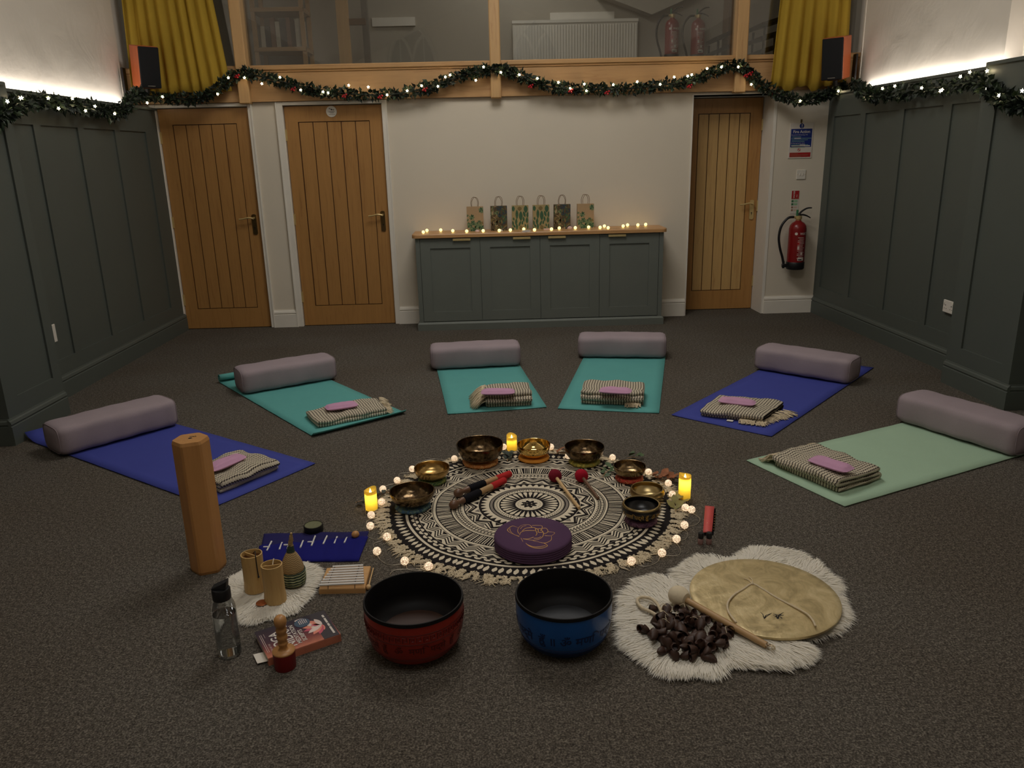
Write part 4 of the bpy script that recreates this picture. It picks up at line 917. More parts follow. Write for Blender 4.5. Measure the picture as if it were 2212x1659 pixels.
for k in range(n): a=2*pi*k/n; w_=2*pi/n*.32; pg([(.497,a-w_),(.497,a+w_),(.480,a+w_*1.6)],0,z2)
ringp(.500,.505,1,z1)
ringp(.362,.462,1,z1)
n=18
for q in range(3):
    t=.020 if q==0 else .010; zig(.368+q*.027,.425+q*.019,n,t,0,z2,a0=.05)
for k in range(n): a=2*pi*k/n+.05; pg([(.366,a+pi/n*.60),(.400,a+pi/n),(.366,a+pi/n*1.40)],2 if k%3==0 else 0,z2)
for k in range(n): a=2*pi*k/n+.05; pg([(.461,a-pi/n*.42),(.461,a+pi/n*.42),(.438,a)],2 if k%2 else 0,z2)
ringp(.287,.345,1,z1)
n=44
for k in range(n): a=2*pi*k/n; w_=pi/n*.75; pg([(.3455,a-w_),(.3455,a+w_),(.307,a)],0,z2)
ringp(.262,.280,2,z1); ringp(.215,.252,1,z1)
n=66
for k in range(n): a=2*pi*k/n; w_=2*pi/n*.25; pg([(.228,a-w_),(.228,a+w_),(.236,a+w_),(.236,a-w_)],0,z2)
n=90
for k in range(n): a=2*pi*k/n; w_=2*pi/n*.16; pg([(.2425,a-w_),(.2425,a+w_),(.2535,a+w_),(.2535,a-w_)],0,z2)
n=30
for k in range(n):
    a=2*pi*k/n; w_=2*pi/n; pg([(.112,a),(.135,a+w_*.13),(.185,a+w_*.36),(.202,a+w_*.28),(.207,a),(.202,a-w_*.28),(.185,a-w_*.36),(.135,a-w_*.13)],1,z1)
ringp(.0,.098,1,z1,60)
n=20
for k in range(n): a=2*pi*k/n; c0=.080; r=.0038; pg([(c0-r,a),(c0,a+.05),(c0+r,a),(c0,a-.05)],0,z2)
P=[(.052*(1+.22*sin(8*2*pi*k/48)),2*pi*k/48) for k in range(48)]; pg(P,0,z2)
for c0,a0,r in ((.02,.4,.007),(.024,2.2,.005),(.02,4.0,.007),(.03,5.3,.006),(.033,3.1,.004)): 
    cx,cy=RR*c0*cos(a0),RR*c0*sin(a0); mb.add([(cx+RR*r*cos(t*pi/3),cy+RR*r*.7*sin(t*pi/3),z3) for t in range(6)],[tuple(range(6))],1)
mb.build('pile',[M['rug_black'],M['rug_cream'],M['rug_grey']],rug)
mb=MB(); n=150
for k in range(n):
    a=2*pi*k/n+jj(.008); r=ER(a); d=Vector((cos(a),sin(a),0)); tang=Vector((-d.y,d.x,0))
    c=d*(r+.004)+Vector((0,0,.006)); mb.sphere(c,.0058,7,5,sc=(rnd.uniform(.8,1.4),rnd.uniform(.8,1.4),.7))
    c2=d*(r+.018)+tang*jj(.006)+Vector((0,0,.007)); mb.sphere(c2,.0055,7,5,sc=(rnd.uniform(.7,1.5),rnd.uniform(.7,1.5),.7)); strands(mb,c,(tang*(1 if k%2 else -1)+d*.8),.022,5,rnd,.4,.0019,False,.004,4,1.0)
    strands(mb,c2,(d+tang*jj(.7)),rnd.uniform(.035,.06),10,rnd,.6,.0018,True,.002,4,.9)
mb.build('fringe',M['fringe'],rug,smooth='all')
M['brassA']=None
def metal(name,c1,c2,rough=.3,scale=14,bump=.25,bs=26):
    t=NT(name); v=t.coord(); f=t.noise(v,scale,4,.6); g=t.noise(v,bs,1,.5)
    t.set(t.ramp(f,[(.35,c1),(.65,c2)]),t.math('ADD',rough-.06,t.math('MULTIPLY',f,.14)),1); t.bump(g,bump,.006); return t.mat
M['bronze_dark']=metal('dark_bronze',srgb(56,44,32),srgb(136,114,84),.24,32,.3,40); M['bronze_mid']=metal('aged_bronze',srgb(90,72,50),srgb(158,136,100),.24,30,.25,40)
M['brass_bowl']=metal('yellow_brass',srgb(164,132,78),srgb(190,158,100),.26); M['gold_bowl']=metal('bright_golden_brass',srgb(226,186,104),srgb(240,206,130),.10,10,.6,16)
M['satin_brass']=metal('satin_brass',srgb(168,146,100),srgb(190,168,120),.3,10,.05); M['blacklac']=plain('black_lacquer',srgb(14,12,14),.3,var=.1)
M['gilt']=plain('gilt_lettering',srgb(170,136,70),.4,.6,.1)
def cushion_ring(mat,r,h,par,bumpy=True,seed=0):
    mb=MB(); rf=lambda a,z: 1+ (.02*sin(9*a+seed)+.012*sin(17*a)) if bumpy else 1
    mb.lathe([(.001,0),(r*.9,0),(r*.985,h*.2),(r,h*.5),(r*.97,h*.82),(r*.88,h),(r*.5,h*.96),(.001,h*.9)],48,0,rfun=rf); return mb.build('cushion',mat,None,smooth='all')
def patterned(name,c1,c2,c3=None):
    t=NT(name); v=t.coord(); f=t.noise(v,34,2,.5,2.0); t.set(t.ramp(f,[(.40,c1),(.47,c2),(.53,c3 or c1),(.60,c2)]),.75); t.bump(t.noise(v,30,2),.4,.004); return t.mat
def bowl(name,label,x,y,hrim,r,mat,cush=None,base=.58,inner=None,style='hand',ch=.022,cr=.80,group='singing bowls on the rug',z0=.0065,extra=None):
    if cush:
        cm,cl,ccat=cush; o=cushion_ring(cm,r*cr,ch,None,seed=x*9,bumpy=style!='flatc'); o.name='bowl_cushion'; o.location=(x,y,z0); tag(o,cl,'cushion','cushions under the singing bowls'); zb=z0+ch*.97
    else: zb=z0
    H=hrim-zb; t=thing(name,label,'singing bowl',(x,y,zb),0,group)
    b=base*r; w_=max(.003,r*.035)
    if style=='lip':  # in-curved shoulder
        prof=[(.001,.0),(b*.8,0),(b,H*.05),(r*.93,H*.32),(r*1.04,H*.6),(r*1.05,H*.72),(r*1.0,H*.9),(r*.97,H*.985),(r*.95,H),(r*.90,H*.99),(r*.90,H*.93),(r*.95,H*.8),(r*.98,H*.65),(r*.86,H*.34),(b*.85,H*.1),(.001,H*.07)]
    else:
        prof=[(.001,0),(b*.75,0),(b*.95,H*.03),(r*.80,H*.22),(r*.93,H*.48),(r*.99,H*.8),(r,H*.97),(r*.995,H),(r-w_*.5,H*1.005),(r-w_,H*.99),(r-w_*1.3,H*.8),(r*.93-w_*1.1,H*.48),(r*.80-w_,H*.24),(b*.9,H*.09),(.001,H*.06)]
    mb=MB()
    if inner:
        mb.lathe(prof[:9],64,0); mb.build('body',mat,t,smooth=True); mb=MB(); mb.lathe(prof[8:],64,0); mb.build('inside',inner,t,smooth=True)
    else: mb.lathe(prof,64,0); mb.build('body',mat,t,smooth=True)
    if extra: extra(t,H,r,prof)
    return t
CU=lambda nm,c1,c2,c3=None: patterned(nm,c1,c2,c3)
bowl('singing_bowl','dark bronze singing bowl on a blue cushion at the left of the rug',-.389,3.25,.092,.101,M['bronze_dark'],(CU('blue_brocade',srgb(70,110,150),srgb(44,74,104),srgb(120,150,130)),'blue brocade cushion under the left dark bronze bowl',''),extra=lambda t,H,r,p:(lambda m_:(m_.lathe([(r*.985,H*.72),(r*1.004,H*.76),(r*1.006,H*.99),(r*.99,H*1.008)],64),m_.build('lip_band',M['bronze_mid'],t,smooth=True)))(MB()))
bowl('singing_bowl','yellow brass singing bowl on a green cushion at the upper left',-.321,3.537,.083,.086,M['brass_bowl'],(CU('green_brocade',srgb(80,120,60),srgb(40,72,40),srgb(150,160,90)),'green brocade cushion under the yellow brass bowl',''))
bowl('singing_bowl','largest dark bronze singing bowl, on an orange patterned cushion',-.089,3.754,.117,.120,M['bronze_dark'],(CU('orange_brocade',srgb(214,140,70),srgb(170,96,40),srgb(226,180,110)),'orange patterned cushion under the largest bronze bowl',''),cr=.76)
bowl('singing_bowl','shiny golden hammered singing bowl beside the candle at the back of the rug',.188,3.796,.088,.087,M['gold_bowl'],(plain('orange_felt',srgb(220,146,50),.8,var=.06),'flat plain orange cushion under the shiny golden bowl',''),style='flatc',ch=.016,cr=.94)
bowl('singing_bowl','mottled bronze singing bowl on a yellow cushion at the back right of the rug',.442,3.715,.098,.102,M['bronze_dark'],(CU('yellow_brocade',srgb(214,196,90),srgb(170,150,60),srgb(120,140,70)),'yellow patterned cushion under the mottled bronze bowl',''),cr=.78)
bowl('singing_bowl','small bronze singing bowl on a red cushion at the right of the rug',.633,3.483,.080,.078,M['bronze_mid'],(CU('red_brocade',srgb(200,60,44),srgb(150,30,26),srgb(214,130,80)),'red patterned cushion under the small bronze bowl',''),cr=.86)
bowl('singing_bowl','satin brass bowl with an in-curved rim, half hidden behind the black bowl',.672,3.245,.068,.076,M['satin_brass'],None,style='lip',base=.6)
def blk(t,H,r,p):
    mb=MB(); mb.lathe([(r*1.012,H*.89),(r*1.008,H*.92),(r*.985,H*.97),(r*.955,H*1.006),(r*.90,H*1.0),(r*.895,H*.95)],64); mb.build('gilt_rim',M['satin_brass'],t,smooth=True)
    v,f=text_geo('ॐ मणि पद्मे हुँ  ॐ मणि पद्मे हुँ',.022,'CENTER',.0002); mb=MB()
    mb.add([(1.056*r*sin(a[0]/r+.25),-1.056*r*cos(a[0]/r+.25),H*.42+a[1]) for a in v],f); mb.build('inscription',M['gilt'],t)
bowl('singing_bowl','black lacquered bowl with a brass rim and gilt lettering on a purple cushion',.604,3.031,.094,.080,M['blacklac'],(CU('purple_brocade',srgb(110,74,100),srgb(70,40,66),srgb(140,100,120)),'purple patterned cushion under the black lacquered bowl',''),style='lip',cr=.86,extra=blk,base=.66)
# wooden strikers and felt mallets lying on the rug
M['rosewood']=wood('dark_turned_wood',srgb(108,76,54),srgb(76,50,36),'X',1.2,.4); M['palewood']=wood('pale_stick_wood',srgb(212,176,124),srgb(186,150,100),'X',1,.5); M['midwood']=wood('mid_stick_wood',srgb(182,146,100),srgb(152,116,74),'X',1,.45)
M['redsuede']=fabric('red_suede',srgb(176,44,44)); M['blacksuede']=fabric('black_suede',srgb(20,19,24)); M['maroonfelt']=fabric('dark_red_felt',srgb(118,30,44),.95,120,.2); M['redfelt']=fabric('crimson_felt',srgb(160,24,44),.95,120,.15)
def laid(name,label,cat,p0,p1,parts,z,group=None):
    """turned object lying along p0-p1 (floor points); parts = (name, material, [(s,r)...]) with s in metres from p0"""
    p0=Vector(p0); p1=Vector(p1); rz=atan2(p1.y-p0.y,p1.x-p0.x); t=thing(name,label,cat,(p0.x,p0.y,z),rz,group)
    for nm,mat,prof in parts:
        mb=MB(); mb.tube([(s,0,0) for s,r in prof],[r for s,r in prof],16); mb.build(nm,mat,t,smooth=True)
    return t
for (a,b),l in ((((973,1097),(1091,1040)),'nearer of two wooden strikers with black grip and red suede end'),(((982,1071),(1103,1026)),'farther of two wooden strikers with black grip and red suede end')):
    p0=fl(*a,.02); p1=fl(*b,.02); L=(p1-p0).length
    laid('striker',l,'striker',p0,p1,[('knob',M['rosewood'],[(0,.006),(.005,.015),(.018,.021),(.033,.019),(.045,.012),(.055,.011),(.075,.015),(.085,.016)]),('grip',M['blacksuede'],[(.083,.016),(.086,.019),(L*.50,.0185),(L*.52,.016)]),('shaft',M['midwood'],[(L*.51,.0145),(L*.74,.0145)]),('tip',M['redsuede'],[(L*.735,.0145),(L*.745,.0165),(L*.985,.0165),(L,.013)])],.0275,'wooden strikers on the rug')
for h,e,fm,sm,l in (((1199,1030),(1251,1098),M['maroonfelt'],M['palewood'],'felt mallet with a dark red head and pale stick on the rug'),((1256,1030),(1292,1077),M['redfelt'],M['rosewood'],'felt mallet with a crimson head and dark brown stick lying on the rug')):
    p0=fl(*h,.033); p1=fl(*e,.012); L=(p1-p0).length
    t=laid('mallet',l,'mallet',p0,p1,[('head',fm,[(-.034,.004),(-.030,.016),(-.018,.028),(0,.0325),(.014,.030),(.024,.020),(.028,.008)])],.039,'felt mallets on the rug')
    mb=MB(); mb.tube([(.02,0,-.003),(L*.5,0,-.014),(L,0,-.025)],[.008,.0078,.0075],12); mb.build('stick',sm,t,smooth=True)
# purple meditation cushion with gold lotus
pc=Vector((.132,2.845,.0065)); M['plum']=fabric('plum_cotton',srgb(82,58,84),.9,350,.1); M['goldthread']=plain('gold_thread',srgb(214,166,90),.5,.2,.08)
cu=thing('meditation_cushion','round plum purple cushion embroidered with a gold lotus at the front of the rug','cushion',tuple(pc))
mb=MB(); hh=.058; pr=[(.001,0),(.146,0),(.153,.004)]
for k in range(5): z=.006+k*.0094; pr+=[(.155,z),(.1565,z+.004),(.1545,z+.0084)]
pr+=[(.1535,hh-.004),(.148,hh),(.08,hh+.004),(.001,hh+.005)]
mb.lathe(pr,72); mb.build('pad',M['plum'],cu,smooth=True)
mb=MB(); S=11.06
for L_ in (((795,540),(610,460),(515,385),(540,330),(635,278),(765,325)),((790,530),(660,480),(580,400),(570,340)),((780,470),(755,390),(790,310),(880,260),(1035,258),(1100,325)),((820,355),(870,300),(960,275)),((860,410),(930,350),(1020,330),(1165,330),(1185,400),(1215,470),(1185,520)),((800,500),(830,440),(920,405),(1050,400),(1165,405)),((880,590),(1000,595),(1130,555)),((900,595),(1100,625),(1250,605),(1350,540),(1370,460),(1340,400)),((1140,580),(1240,575),(1310,540)),((1100,272),(1320,275),(1335,345),(1300,400)),((1200,345),(1245,380),(1250,440),(1340,440),(1350,410),(1310,400)),((1190,350),(1230,360),(1290,350),(1340,370)),((1335,345),(1430,340),(1480,410),(1430,460),(1380,465)),((1480,425),(1635,440),(1600,490),(1545,520),(1400,515)),((1560,520),(1560,600),(1500,650),(1380,685),(1120,635)),((1380,685),(1465,745),(1330,800),(1150,795),(1020,745),(950,690)),((980,720),(1130,770),(1280,770),(1420,740)),((835,575),(880,655))):
    q=[fl(1050+a/S,1110+b/S,.0065+hh+.005)-pc for a,b in L_]; q=spline(q,5); q=[Vector((p.x,p.y,hh+.005-.005*min(1,(p.x**2+p.y**2)**.5/.15)**1+.0005)) for p in q]; mb.tube(q,.0017,5)
mb.build('lotus_embroidery',M['goldthread'],cu)
# LED pillar candles
def wax():
    t=NT('glowing_wax'); d=t.n.new('ShaderNodeBsdfDiffuse'); d.inputs[0].default_value=srgb(252,226,130)
    tr=t.n.new('ShaderNodeBsdfTranslucent'); tr.inputs[0].default_value=srgb(255,232,120); mx=t.n.new('ShaderNodeMixShader'); mx.inputs[0].default_value=.7
    t.l.new(d.outputs[0],mx.inputs[1]); t.l.new(tr.outputs[0],mx.inputs[2]); t.l.new(mx.outputs[0],t.out.inputs[0]); return t.mat
M['wax']=wax(); M['flame']=emis('candle_flame',(1,.72,.16),14)
def candle(label,x,y,r,h,z=.0,tilt=0):
    t=thing('candle',label,'candle',(x,y,z),tilt,'glowing LED pillar candles'); mb=MB(); n=32; rings=[]
    top=lambda a: h+.0055*sin(a+1.0)+.003*sin(2*a)
    for f,rr in ((0,.9),(.03,1),(.5,1.0),(1.0,1.0)): rings.append([(r*rr*cos(2*pi*k/n),r*rr*sin(2*pi*k/n),top(2*pi*k/n)*f if f==1 else h*f*.97) for k in range(n)])
    rings.append([(r*.86*cos(2*pi*k/n),r*.86*sin(2*pi*k/n),top(2*pi*k/n)-.002) for k in range(n)]); rings.append([(r*.6*cos(2*pi*k/n),r*.6*sin(2*pi*k/n),h-.024) for k in range(n)]); rings.append([(.001*cos(2*pi*k/n),.001*sin(2*pi*k/n),h-.026) for k in range(n)])
    mb.loft(rings,0,False); mb.build('wax_shell',M['wax'],t,smooth='all')
    mb=MB(); mb.lathe([(.001,h-.026),(.004,h-.020),(.0055,h-.012),(.003,h-.004),(.0005,h+.004)],12); mb.build('flame',M['flame'],t,smooth='all')
    l=bpy.data.lights.new('candle_led','POINT'); l.energy=.17; l.color=(1,.76,.22); l.shadow_soft_size=.006; o=bpy.data.objects.new('candle_led',l); COL.objects.link(o); o.parent=t; o.location=(0,0,h*.70)
    return t
c=fl(803,1100); candle('glowing yellow LED candle at the left edge of the rug',c.x,c.y,.0275,.098)
c=fl(1106,974); candle('glowing yellow LED candle between the largest bowl and the golden bowl',c.x,c.y,.0275,.082,.006,1.2)
c=fl(1478,1077); candle('glowing yellow LED candle at the right edge of the rug',c.x,c.y,.0275,.118,0,2.4)
# ball lights around the rug
def ballmat():
    t=NT('rattan_ball_glow'); v=t.coord(scale=(1,1,1)); vo=t.n.new('ShaderNodeTexVoronoi'); vo.feature='DISTANCE_TO_EDGE'; t.l.new(v,vo.inputs['Vector']); vo.inputs['Scale'].default_value=130
    r=t.ramp(vo.outputs[0],[(.04,(.80,.45,.26,1)),(.16,(1,.80,.52,1))]); st=t.ramp(vo.outputs[0],[(.03,(.35,.35,.35,1)),(.2,(1,1,1,1))])
    t.set(srgb(240,220,200),.5); t.l.new(r,t.b.inputs['Emission Color']); t.l.new(t.math('MULTIPLY',st,1.05),t.b.inputs['Emission Strength']); return t.mat
M['ball']=ballmat()
k=2.765; BP=[(487,893),(343,862),(178,803),(238,717),(138,652),(143,587),(205,508),(213,432),(298,380),(388,312),(640,250),(935,180),(1217,180),(1320,235),(1585,243),(1800,330),(1918,397),(1942,465),(2020,543),(2057,555),(2015,647),(1967,730),(1880,813),(1698,862)]
ls=thing('light_string','string of small glowing woven balls laid in a ring around the rug','string lights',(RC.x,RC.y,0)); off=Vector((RC.x,RC.y,0)); W=[]
for i,(a,b) in enumerate(BP):
    z=.017 if i not in (11,12) else .022
    p=fl(750+a/k,900+b/k,z)-off; mb=MB(); mb.sphere(p,.0168,16,10); o=mb.build('ball',M['ball'],ls,smooth='all'); W.append(Vector((p.x,p.y,z-.0165)))
mb=MB(); w2=[]
for i in range(len(W)-1):
    a,b=W[i],W[i+1]; d=(b-a); n_=Vector((-d.y,d.x,0)); s=1 if n_.dot((a+b)/2)>0 else -1
    w2+=[a,a+d*.3+n_*s*(.22+.15*sin(i*3)),a+d*.7+n_*s*(.28-.1*sin(i*2))]
w2.append(W[-1]); w2=[fl(842,1243)-off,fl(858,1232)-off]+w2
mb.tube([Vector((p.x,p.y,max(.003,p.z)+(.006 if hypot(p.x,p.y)<RR+.06 else 0))) for p in spline(w2,5)],.0011,5); mb.build('wire',M['wire'],ls)
# sprigs and dry leaves between the bowls
M['dryleaf']=plain('dry_brown_leaf',srgb(146,88,50),.7,var=.35,scale=40); M['greenleaf']=plain('green_sprig_leaf',srgb(70,92,56),.6,var=.3,scale=40); M['darkleaf']=plain('dark_sprig_leaf',srgb(44,56,40),.6,var=.3,scale=40)
def sprig(label,u,v,dirdeg,L,n,lsz,mat,seed,z=.006,stem=True,lift=.03):
    rnd=random.Random(seed); c=fl(u,v,z); t=thing('leaf_sprig',label,'leaves',tuple(c),radians(dirdeg)); mb=MB()
    for i in range(n):
        f=i/(max(1,n-1)); s=1 if i%2 else -1; base=Vector((L*(f-.5),rnd.uniform(-.01,.01),.004+lift*.3*rnd.random())); a=rnd.uniform(.3,1.3)*s+rnd.uniform(-.3,.3); l=lsz*rnd.uniform(.75,1.2); w_=l*.30
        d=Vector((cos(a),sin(a),rnd.uniform(.0,.7))).normalized(); sd=Vector((-sin(a),cos(a),rnd.uniform(-.5,.5))).normalized(); up=d.cross(sd)
        cen=[base+d*l*q+up*(-.25*l*(q-.5)**2) for q in (0,.25,.5,.75,1)]; ww=[0,.8,1,.7,0]
        vs=[];
        for q in range(5): vs+=[cen[q]-sd*w_*ww[q]+up*.12*w_*ww[q],cen[q],cen[q]+sd*w_*ww[q]+up*.12*w_*ww[q]]
        vs=[Vector((p.x,p.y,max(.001,p.z))) for p in vs]
        fs=[]
        for q in range(4): fs+=[(3*q,3*q+1,3*q+4,3*q+3),(3*q+1,3*q+2,3*q+5,3*q+4)]
        mb.add(vs,fs)
    o=mb.build('leaf_blades',mat,t,smooth='all')
    mb=MB(); mb.tube([(-L*.62,0,.003),(0,.004,.006),(L*.5,0,.004)],.0014,5); mb.build('stem',M['midwood'],t)
    return t
sprig('curled brown dry leaves behind the rug between the golden and mottled bowls',1216,980,10,.09,9,.05,M['dryleaf'],1,lift=.09)
sprig('rust brown dry leaves at the right edge of the rug behind the satin brass bowl',1430,1036,-25,.12,11,.055,M['dryleaf'],2,lift=.05)
sprig('dark green leafy sprig between the largest bowl and the back candle',1099,990,80,.08,10,.035,M['darkleaf'],3,lift=.05)
sprig('green leaf sprig between the mottled bowl and the small bronze bowl',1311,1022,60,.10,6,.045,M['greenleaf'],4,lift=.03)
sprig('green leaf behind the small bronze bowl at the right',1368,990,0,.05,4,.05,M['greenleaf'],5,lift=.05)
sprig('pale green leafy sprig under the right-hand candle',1463,1092,70,.13,8,.05,plain('pale_green_leaf',srgb(136,128,72),.7,var=.3),6)
sprig('dark leaves beside the left-hand candle at the rug edge',783,1084,20,.05,4,.045,M['darkleaf'],7)
sprig('dark green sprig tucked behind the brass bowl at the left',826,1067,20,.10,7,.035,M['darkleaf'],8)
# ------------------------------------------------------------------ large singing bowls in front
M['redlac']=plain('red_lacquer',srgb(150,40,26),.32,var=.08,scale=20); M['bluelac']=plain('blue_lacquer',srgb(20,84,158),.3,var=.06,scale=20)
M['redlac_d']=plain('dark_red_relief',srgb(84,18,14),.5); M['bluelac_d']=plain('dark_blue_relief',srgb(8,30,76),.5); M['ink']=plain('black_ink',srgb(14,14,20),.5)
M['blackmatte']=plain('dull_black_lacquer',srgb(15,13,13),.6,spec=.2); M['floor_brown']=plain('bare_bowl_metal_brown',srgb(56,35,23),.5,.1); M['floor_blue']=plain('bare_bowl_metal_grey',srgb(50,51,54),.4,.2)
def bigbowl(label,c,hr,r,paint,relief,bott,txt,key):
    t=thing('large_singing_bowl',label,'singing bowl',(c[0],c[1],0),0,'large lacquered singing bowls'); H=hr
    out=[(.001,.0),(r*.58,0),(r*.68,H*.025),(r*.79,H*.09),(r*.90,H*.22),(r*.965,H*.40),(r*.998,H*.62),(r*1.0,H*.93)]
    mb=MB(); mb.lathe(out,80); mb.build('body',paint,t,smooth=True)
    mb=MB(); mb.lathe([(r*1.0,H*.93),(r*1.012,H*.94),(r*1.012,H*.97),(r*1.0,H),(r*.975,H*1.0),(r*.965,H*.98),(r*.965,H*.6),(r*.93,H*.46),(r*.84,H*.38),(r*.70,H*.335)],80); mb.build('rim_and_inside',M['blackmatte'],t,smooth=True)
    mb=MB(); mb.lathe([(r*.70,H*.335),(r*.45,H*.325),(.001,H*.32)],64); mb.build('inside_bottom',bott,t,smooth=True)
    def R(z):
        f=z/H
        for (a,b),(c_,d) in zip(out,out[1:]):
            if b/H<=f<=d/H+1e-9: return a+(c_-a)*((f-b/H)/max(1e-6,d/H-b/H))
        return r
    mb=MB()
    def ringband(z,w_,o=.0012): mb.lathe([(R(z)+o*.3,z-w_),(R(z)+o,z),(R(z)+o*.3,z+w_)],80)
    if key:
        ringband(H*.60,.0016); ringband(H*.78,.0016); ringband(H*.26,.0014); ringband(H*.22,.0014)
        n=46
        for k in range(n):
            a0=2*pi*k/n; st=2*pi/n; z0,z1=H*.64,H*.745
            pts=[(0,z0),(0,z1),(.62,z1),(.62,z0+.006),(.3,z0+.006),(.3,z1-.007)]
            q=[(( R(z)+.0010)*sin(a0+f*st),-(R(z)+.0010)*cos(a0+f*st),z) for f,z in pts]; mb.tube(q,.0011,4)
    else:
        ringband(H*.30,.0014); ringband(H*.26,.0014)
        mb.lathe([(R(z)+.0008,z) for z in (H*.03,H*.08,H*.13,H*.18,H*.235)],80)
    v,f=text_geo(txt,.042 if not key else .032,'CENTER',.0004)
    zb=H*.40 if key else H*.43
    mb.add([((R(max(0,zb+p[1]))+.0011)*sin(p[0]/r-.05),-(R(max(0,zb+p[1]))+.0011)*cos(p[0]/r-.05),zb+p[1]) for p in v],f); mb.build('relief',relief,t)
    return t
bigbowl('large red lacquered singing bowl with a black inside, left of the two in front',(-.283,2.218),.178,.158,M['redlac'],M['redlac_d'],M['floor_brown'],'ॐ  मणि  पद्मे  हुँ   ॐ  मणि  पद्मे  हुँ   ॐ मणि',True)
bigbowl('large blue lacquered singing bowl with dark lettering, right of the two in front',(.199,2.222),.173,.155,M['bluelac'],M['bluelac_d'],M['floor_blue'],'ॐ मणि  पद्मे  हुँ ॥ ॐ मणि  पद्मे  हुँ ॥ ॐ',False)
# ------------------------------------------------------------------ fur rugs
def furmat():
    t=NT('white_faux_fur'); t.n.remove(t.b); d=t.n.new('ShaderNodeBsdfDiffuse'); tr=t.n.new('ShaderNodeBsdfTranslucent'); mx=t.n.new('ShaderNodeMixShader'); mx.inputs[0].default_value=.45
    d.inputs[0].default_value=srgb(250,246,236); tr.inputs[0].default_value=srgb(252,248,238); t.l.new(d.outputs[0],mx.inputs[1]); t.l.new(tr.outputs[0],mx.inputs[2]); t.l.new(mx.outputs[0],t.out.inputs[0]); return t.mat
M['fur']=furmat()
def inside(p,P):
    c=False; n=len(P)
    for i in range(n):
        a,b=P[i],P[i-1]
        if (a[1]>p[1])!=(b[1]>p[1]) and p[0]<(b[0]-a[0])*(p[1]-a[1])/(b[1]-a[1])+a[0]: c=not c
    return c
def fur(label,P,seed,dens,hl,lay,flow=(0,0),thick=.012):
    rnd=random.Random(seed); P=[(p.x,p.y) for p in P]; P=[(p.x,p.y) for p in spline([(a,b,0) for a,b in P],4,True)]
    cx=sum(p[0] for p in P)/len(P); cy=sum(p[1] for p in P)/len(P); t=thing('fur_rug',label,'fur rug',(cx,cy,0)); Q=[(a-cx,b-cy) for a,b in P]
    mb=MB(); mb.loft([[(a,b,lay) for a,b in Q],[(a*.98,b*.98,lay+thick*.6) for a,b in Q],[(a*.93,b*.93,lay+thick) for a,b in Q]]); mb.build('backing',M['fur'],t)
    xs=[p[0] for p in Q]; ys=[p[1] for p in Q]; vs=[]; fs=[]; n=int(dens)
    i=0
    while i<n:
        edge=rnd.random()<.30
        if edge:
            k=rnd.randrange(len(Q)); a,b=Q[k],Q[k-1]; f=rnd.random(); p=(a[0]+(b[0]-a[0])*f,a[1]+(b[1]-a[1])*f); s=rnd.uniform(.88,1.0); p=(p[0]*s,p[1]*s)
        else:
            p=(rnd.uniform(min(xs),max(xs)),rnd.uniform(min(ys),max(ys)))
            if not inside(p,Q): continue
        i+=1; r=hypot(*p)+1e-6; sw=mnoise.noise(Vector((p[0]*7,p[1]*7,seed)))*2.2; a=atan2(p[1]+flow[1]*.15,p[0]+flow[0]*.15)+sw*.6+rnd.uniform(-.22,.22)
        if edge: a=atan2(p[1],p[0])+sw*.5+rnd.uniform(-.35,.35)
        l=hl*rnd.uniform(.6,1.25)*(1.0+.5*mnoise.noise(Vector((p[0]*22,p[1]*22,3)))); d=Vector((cos(a),sin(a),0)); z=lay+(thick*.9 if not edge else thick*.4)
        b0=Vector((p[0],p[1],z)); up=rnd.uniform(.15,.38)*(1 if not edge else .6); w_=rnd.uniform(.0010,.0019); sd=Vector((-d.y,d.x,0))*w_
        p1=b0+d*l*.30+Vector((0,0,l*up*.45)); p2=b0+d*l*.68+Vector((0,0,l*up*.45+.001)); p3=b0+d*l*(.98)+sd*rnd.uniform(-4,4)+Vector((0,0,l*up*.12))
        p2.z=max(lay+.003,p2.z); p3.z=max(lay+.002,p3.z); m_=len(vs)
        vs+=[b0-sd,b0+sd,p1-sd,p1+sd,p2-sd*.8,p2+sd*.8,p3]; fs+=[(m_,m_+1,m_+3,m_+2),(m_+2,m_+3,m_+5,m_+4),(m_+4,m_+5,m_+6)]
    mb=MB(); mb.add(vs,fs); o=mb.build('fur',M['fur'],t,smooth='all'); return t
fp=lambda L: [fl(a,b) for a,b in L]
fur('small round white fur rug under the bamboo tubes at the left',fp([(500,1266),(520,1247),(560,1234),(610,1228),(655,1226),(680,1236),(679,1256),(666,1279),(650,1301),(628,1320),(598,1331),(562,1340),(532,1342),(512,1328),(503,1298)]),1,13000,.036,0)
k=4.147; fq=lambda L: [fl(1330+a/k,1080+b/k) for a,b in L]
fur('white fur rug under the brass gong',fq([(600,740),(620,650),(700,590),(870,555),(1010,590),(1120,560),(1220,490),(1400,470),(1550,500),(1690,570),(1800,610),(1840,690),(1930,760),(1960,900),(2010,1050),(1960,1130),(1800,1200),(1500,1240),(1150,1150),(850,950),(700,850)]),2,23000,.052,0,(1.0,.2))
fur('white heart-shaped fur rug under the seed pod rattle at the front right',fq([(140,900),(230,800),(370,750),(540,790),(700,900),(900,1020),(1100,1120),(1300,1230),(1560,1290),(1660,1380),(1590,1450),(1330,1510),(1140,1500),(1010,1470),(880,1530),(700,1545),(470,1530),(250,1400),(130,1280),(120,1080)]),3,27000,.052,.004,(-.2,-.6))
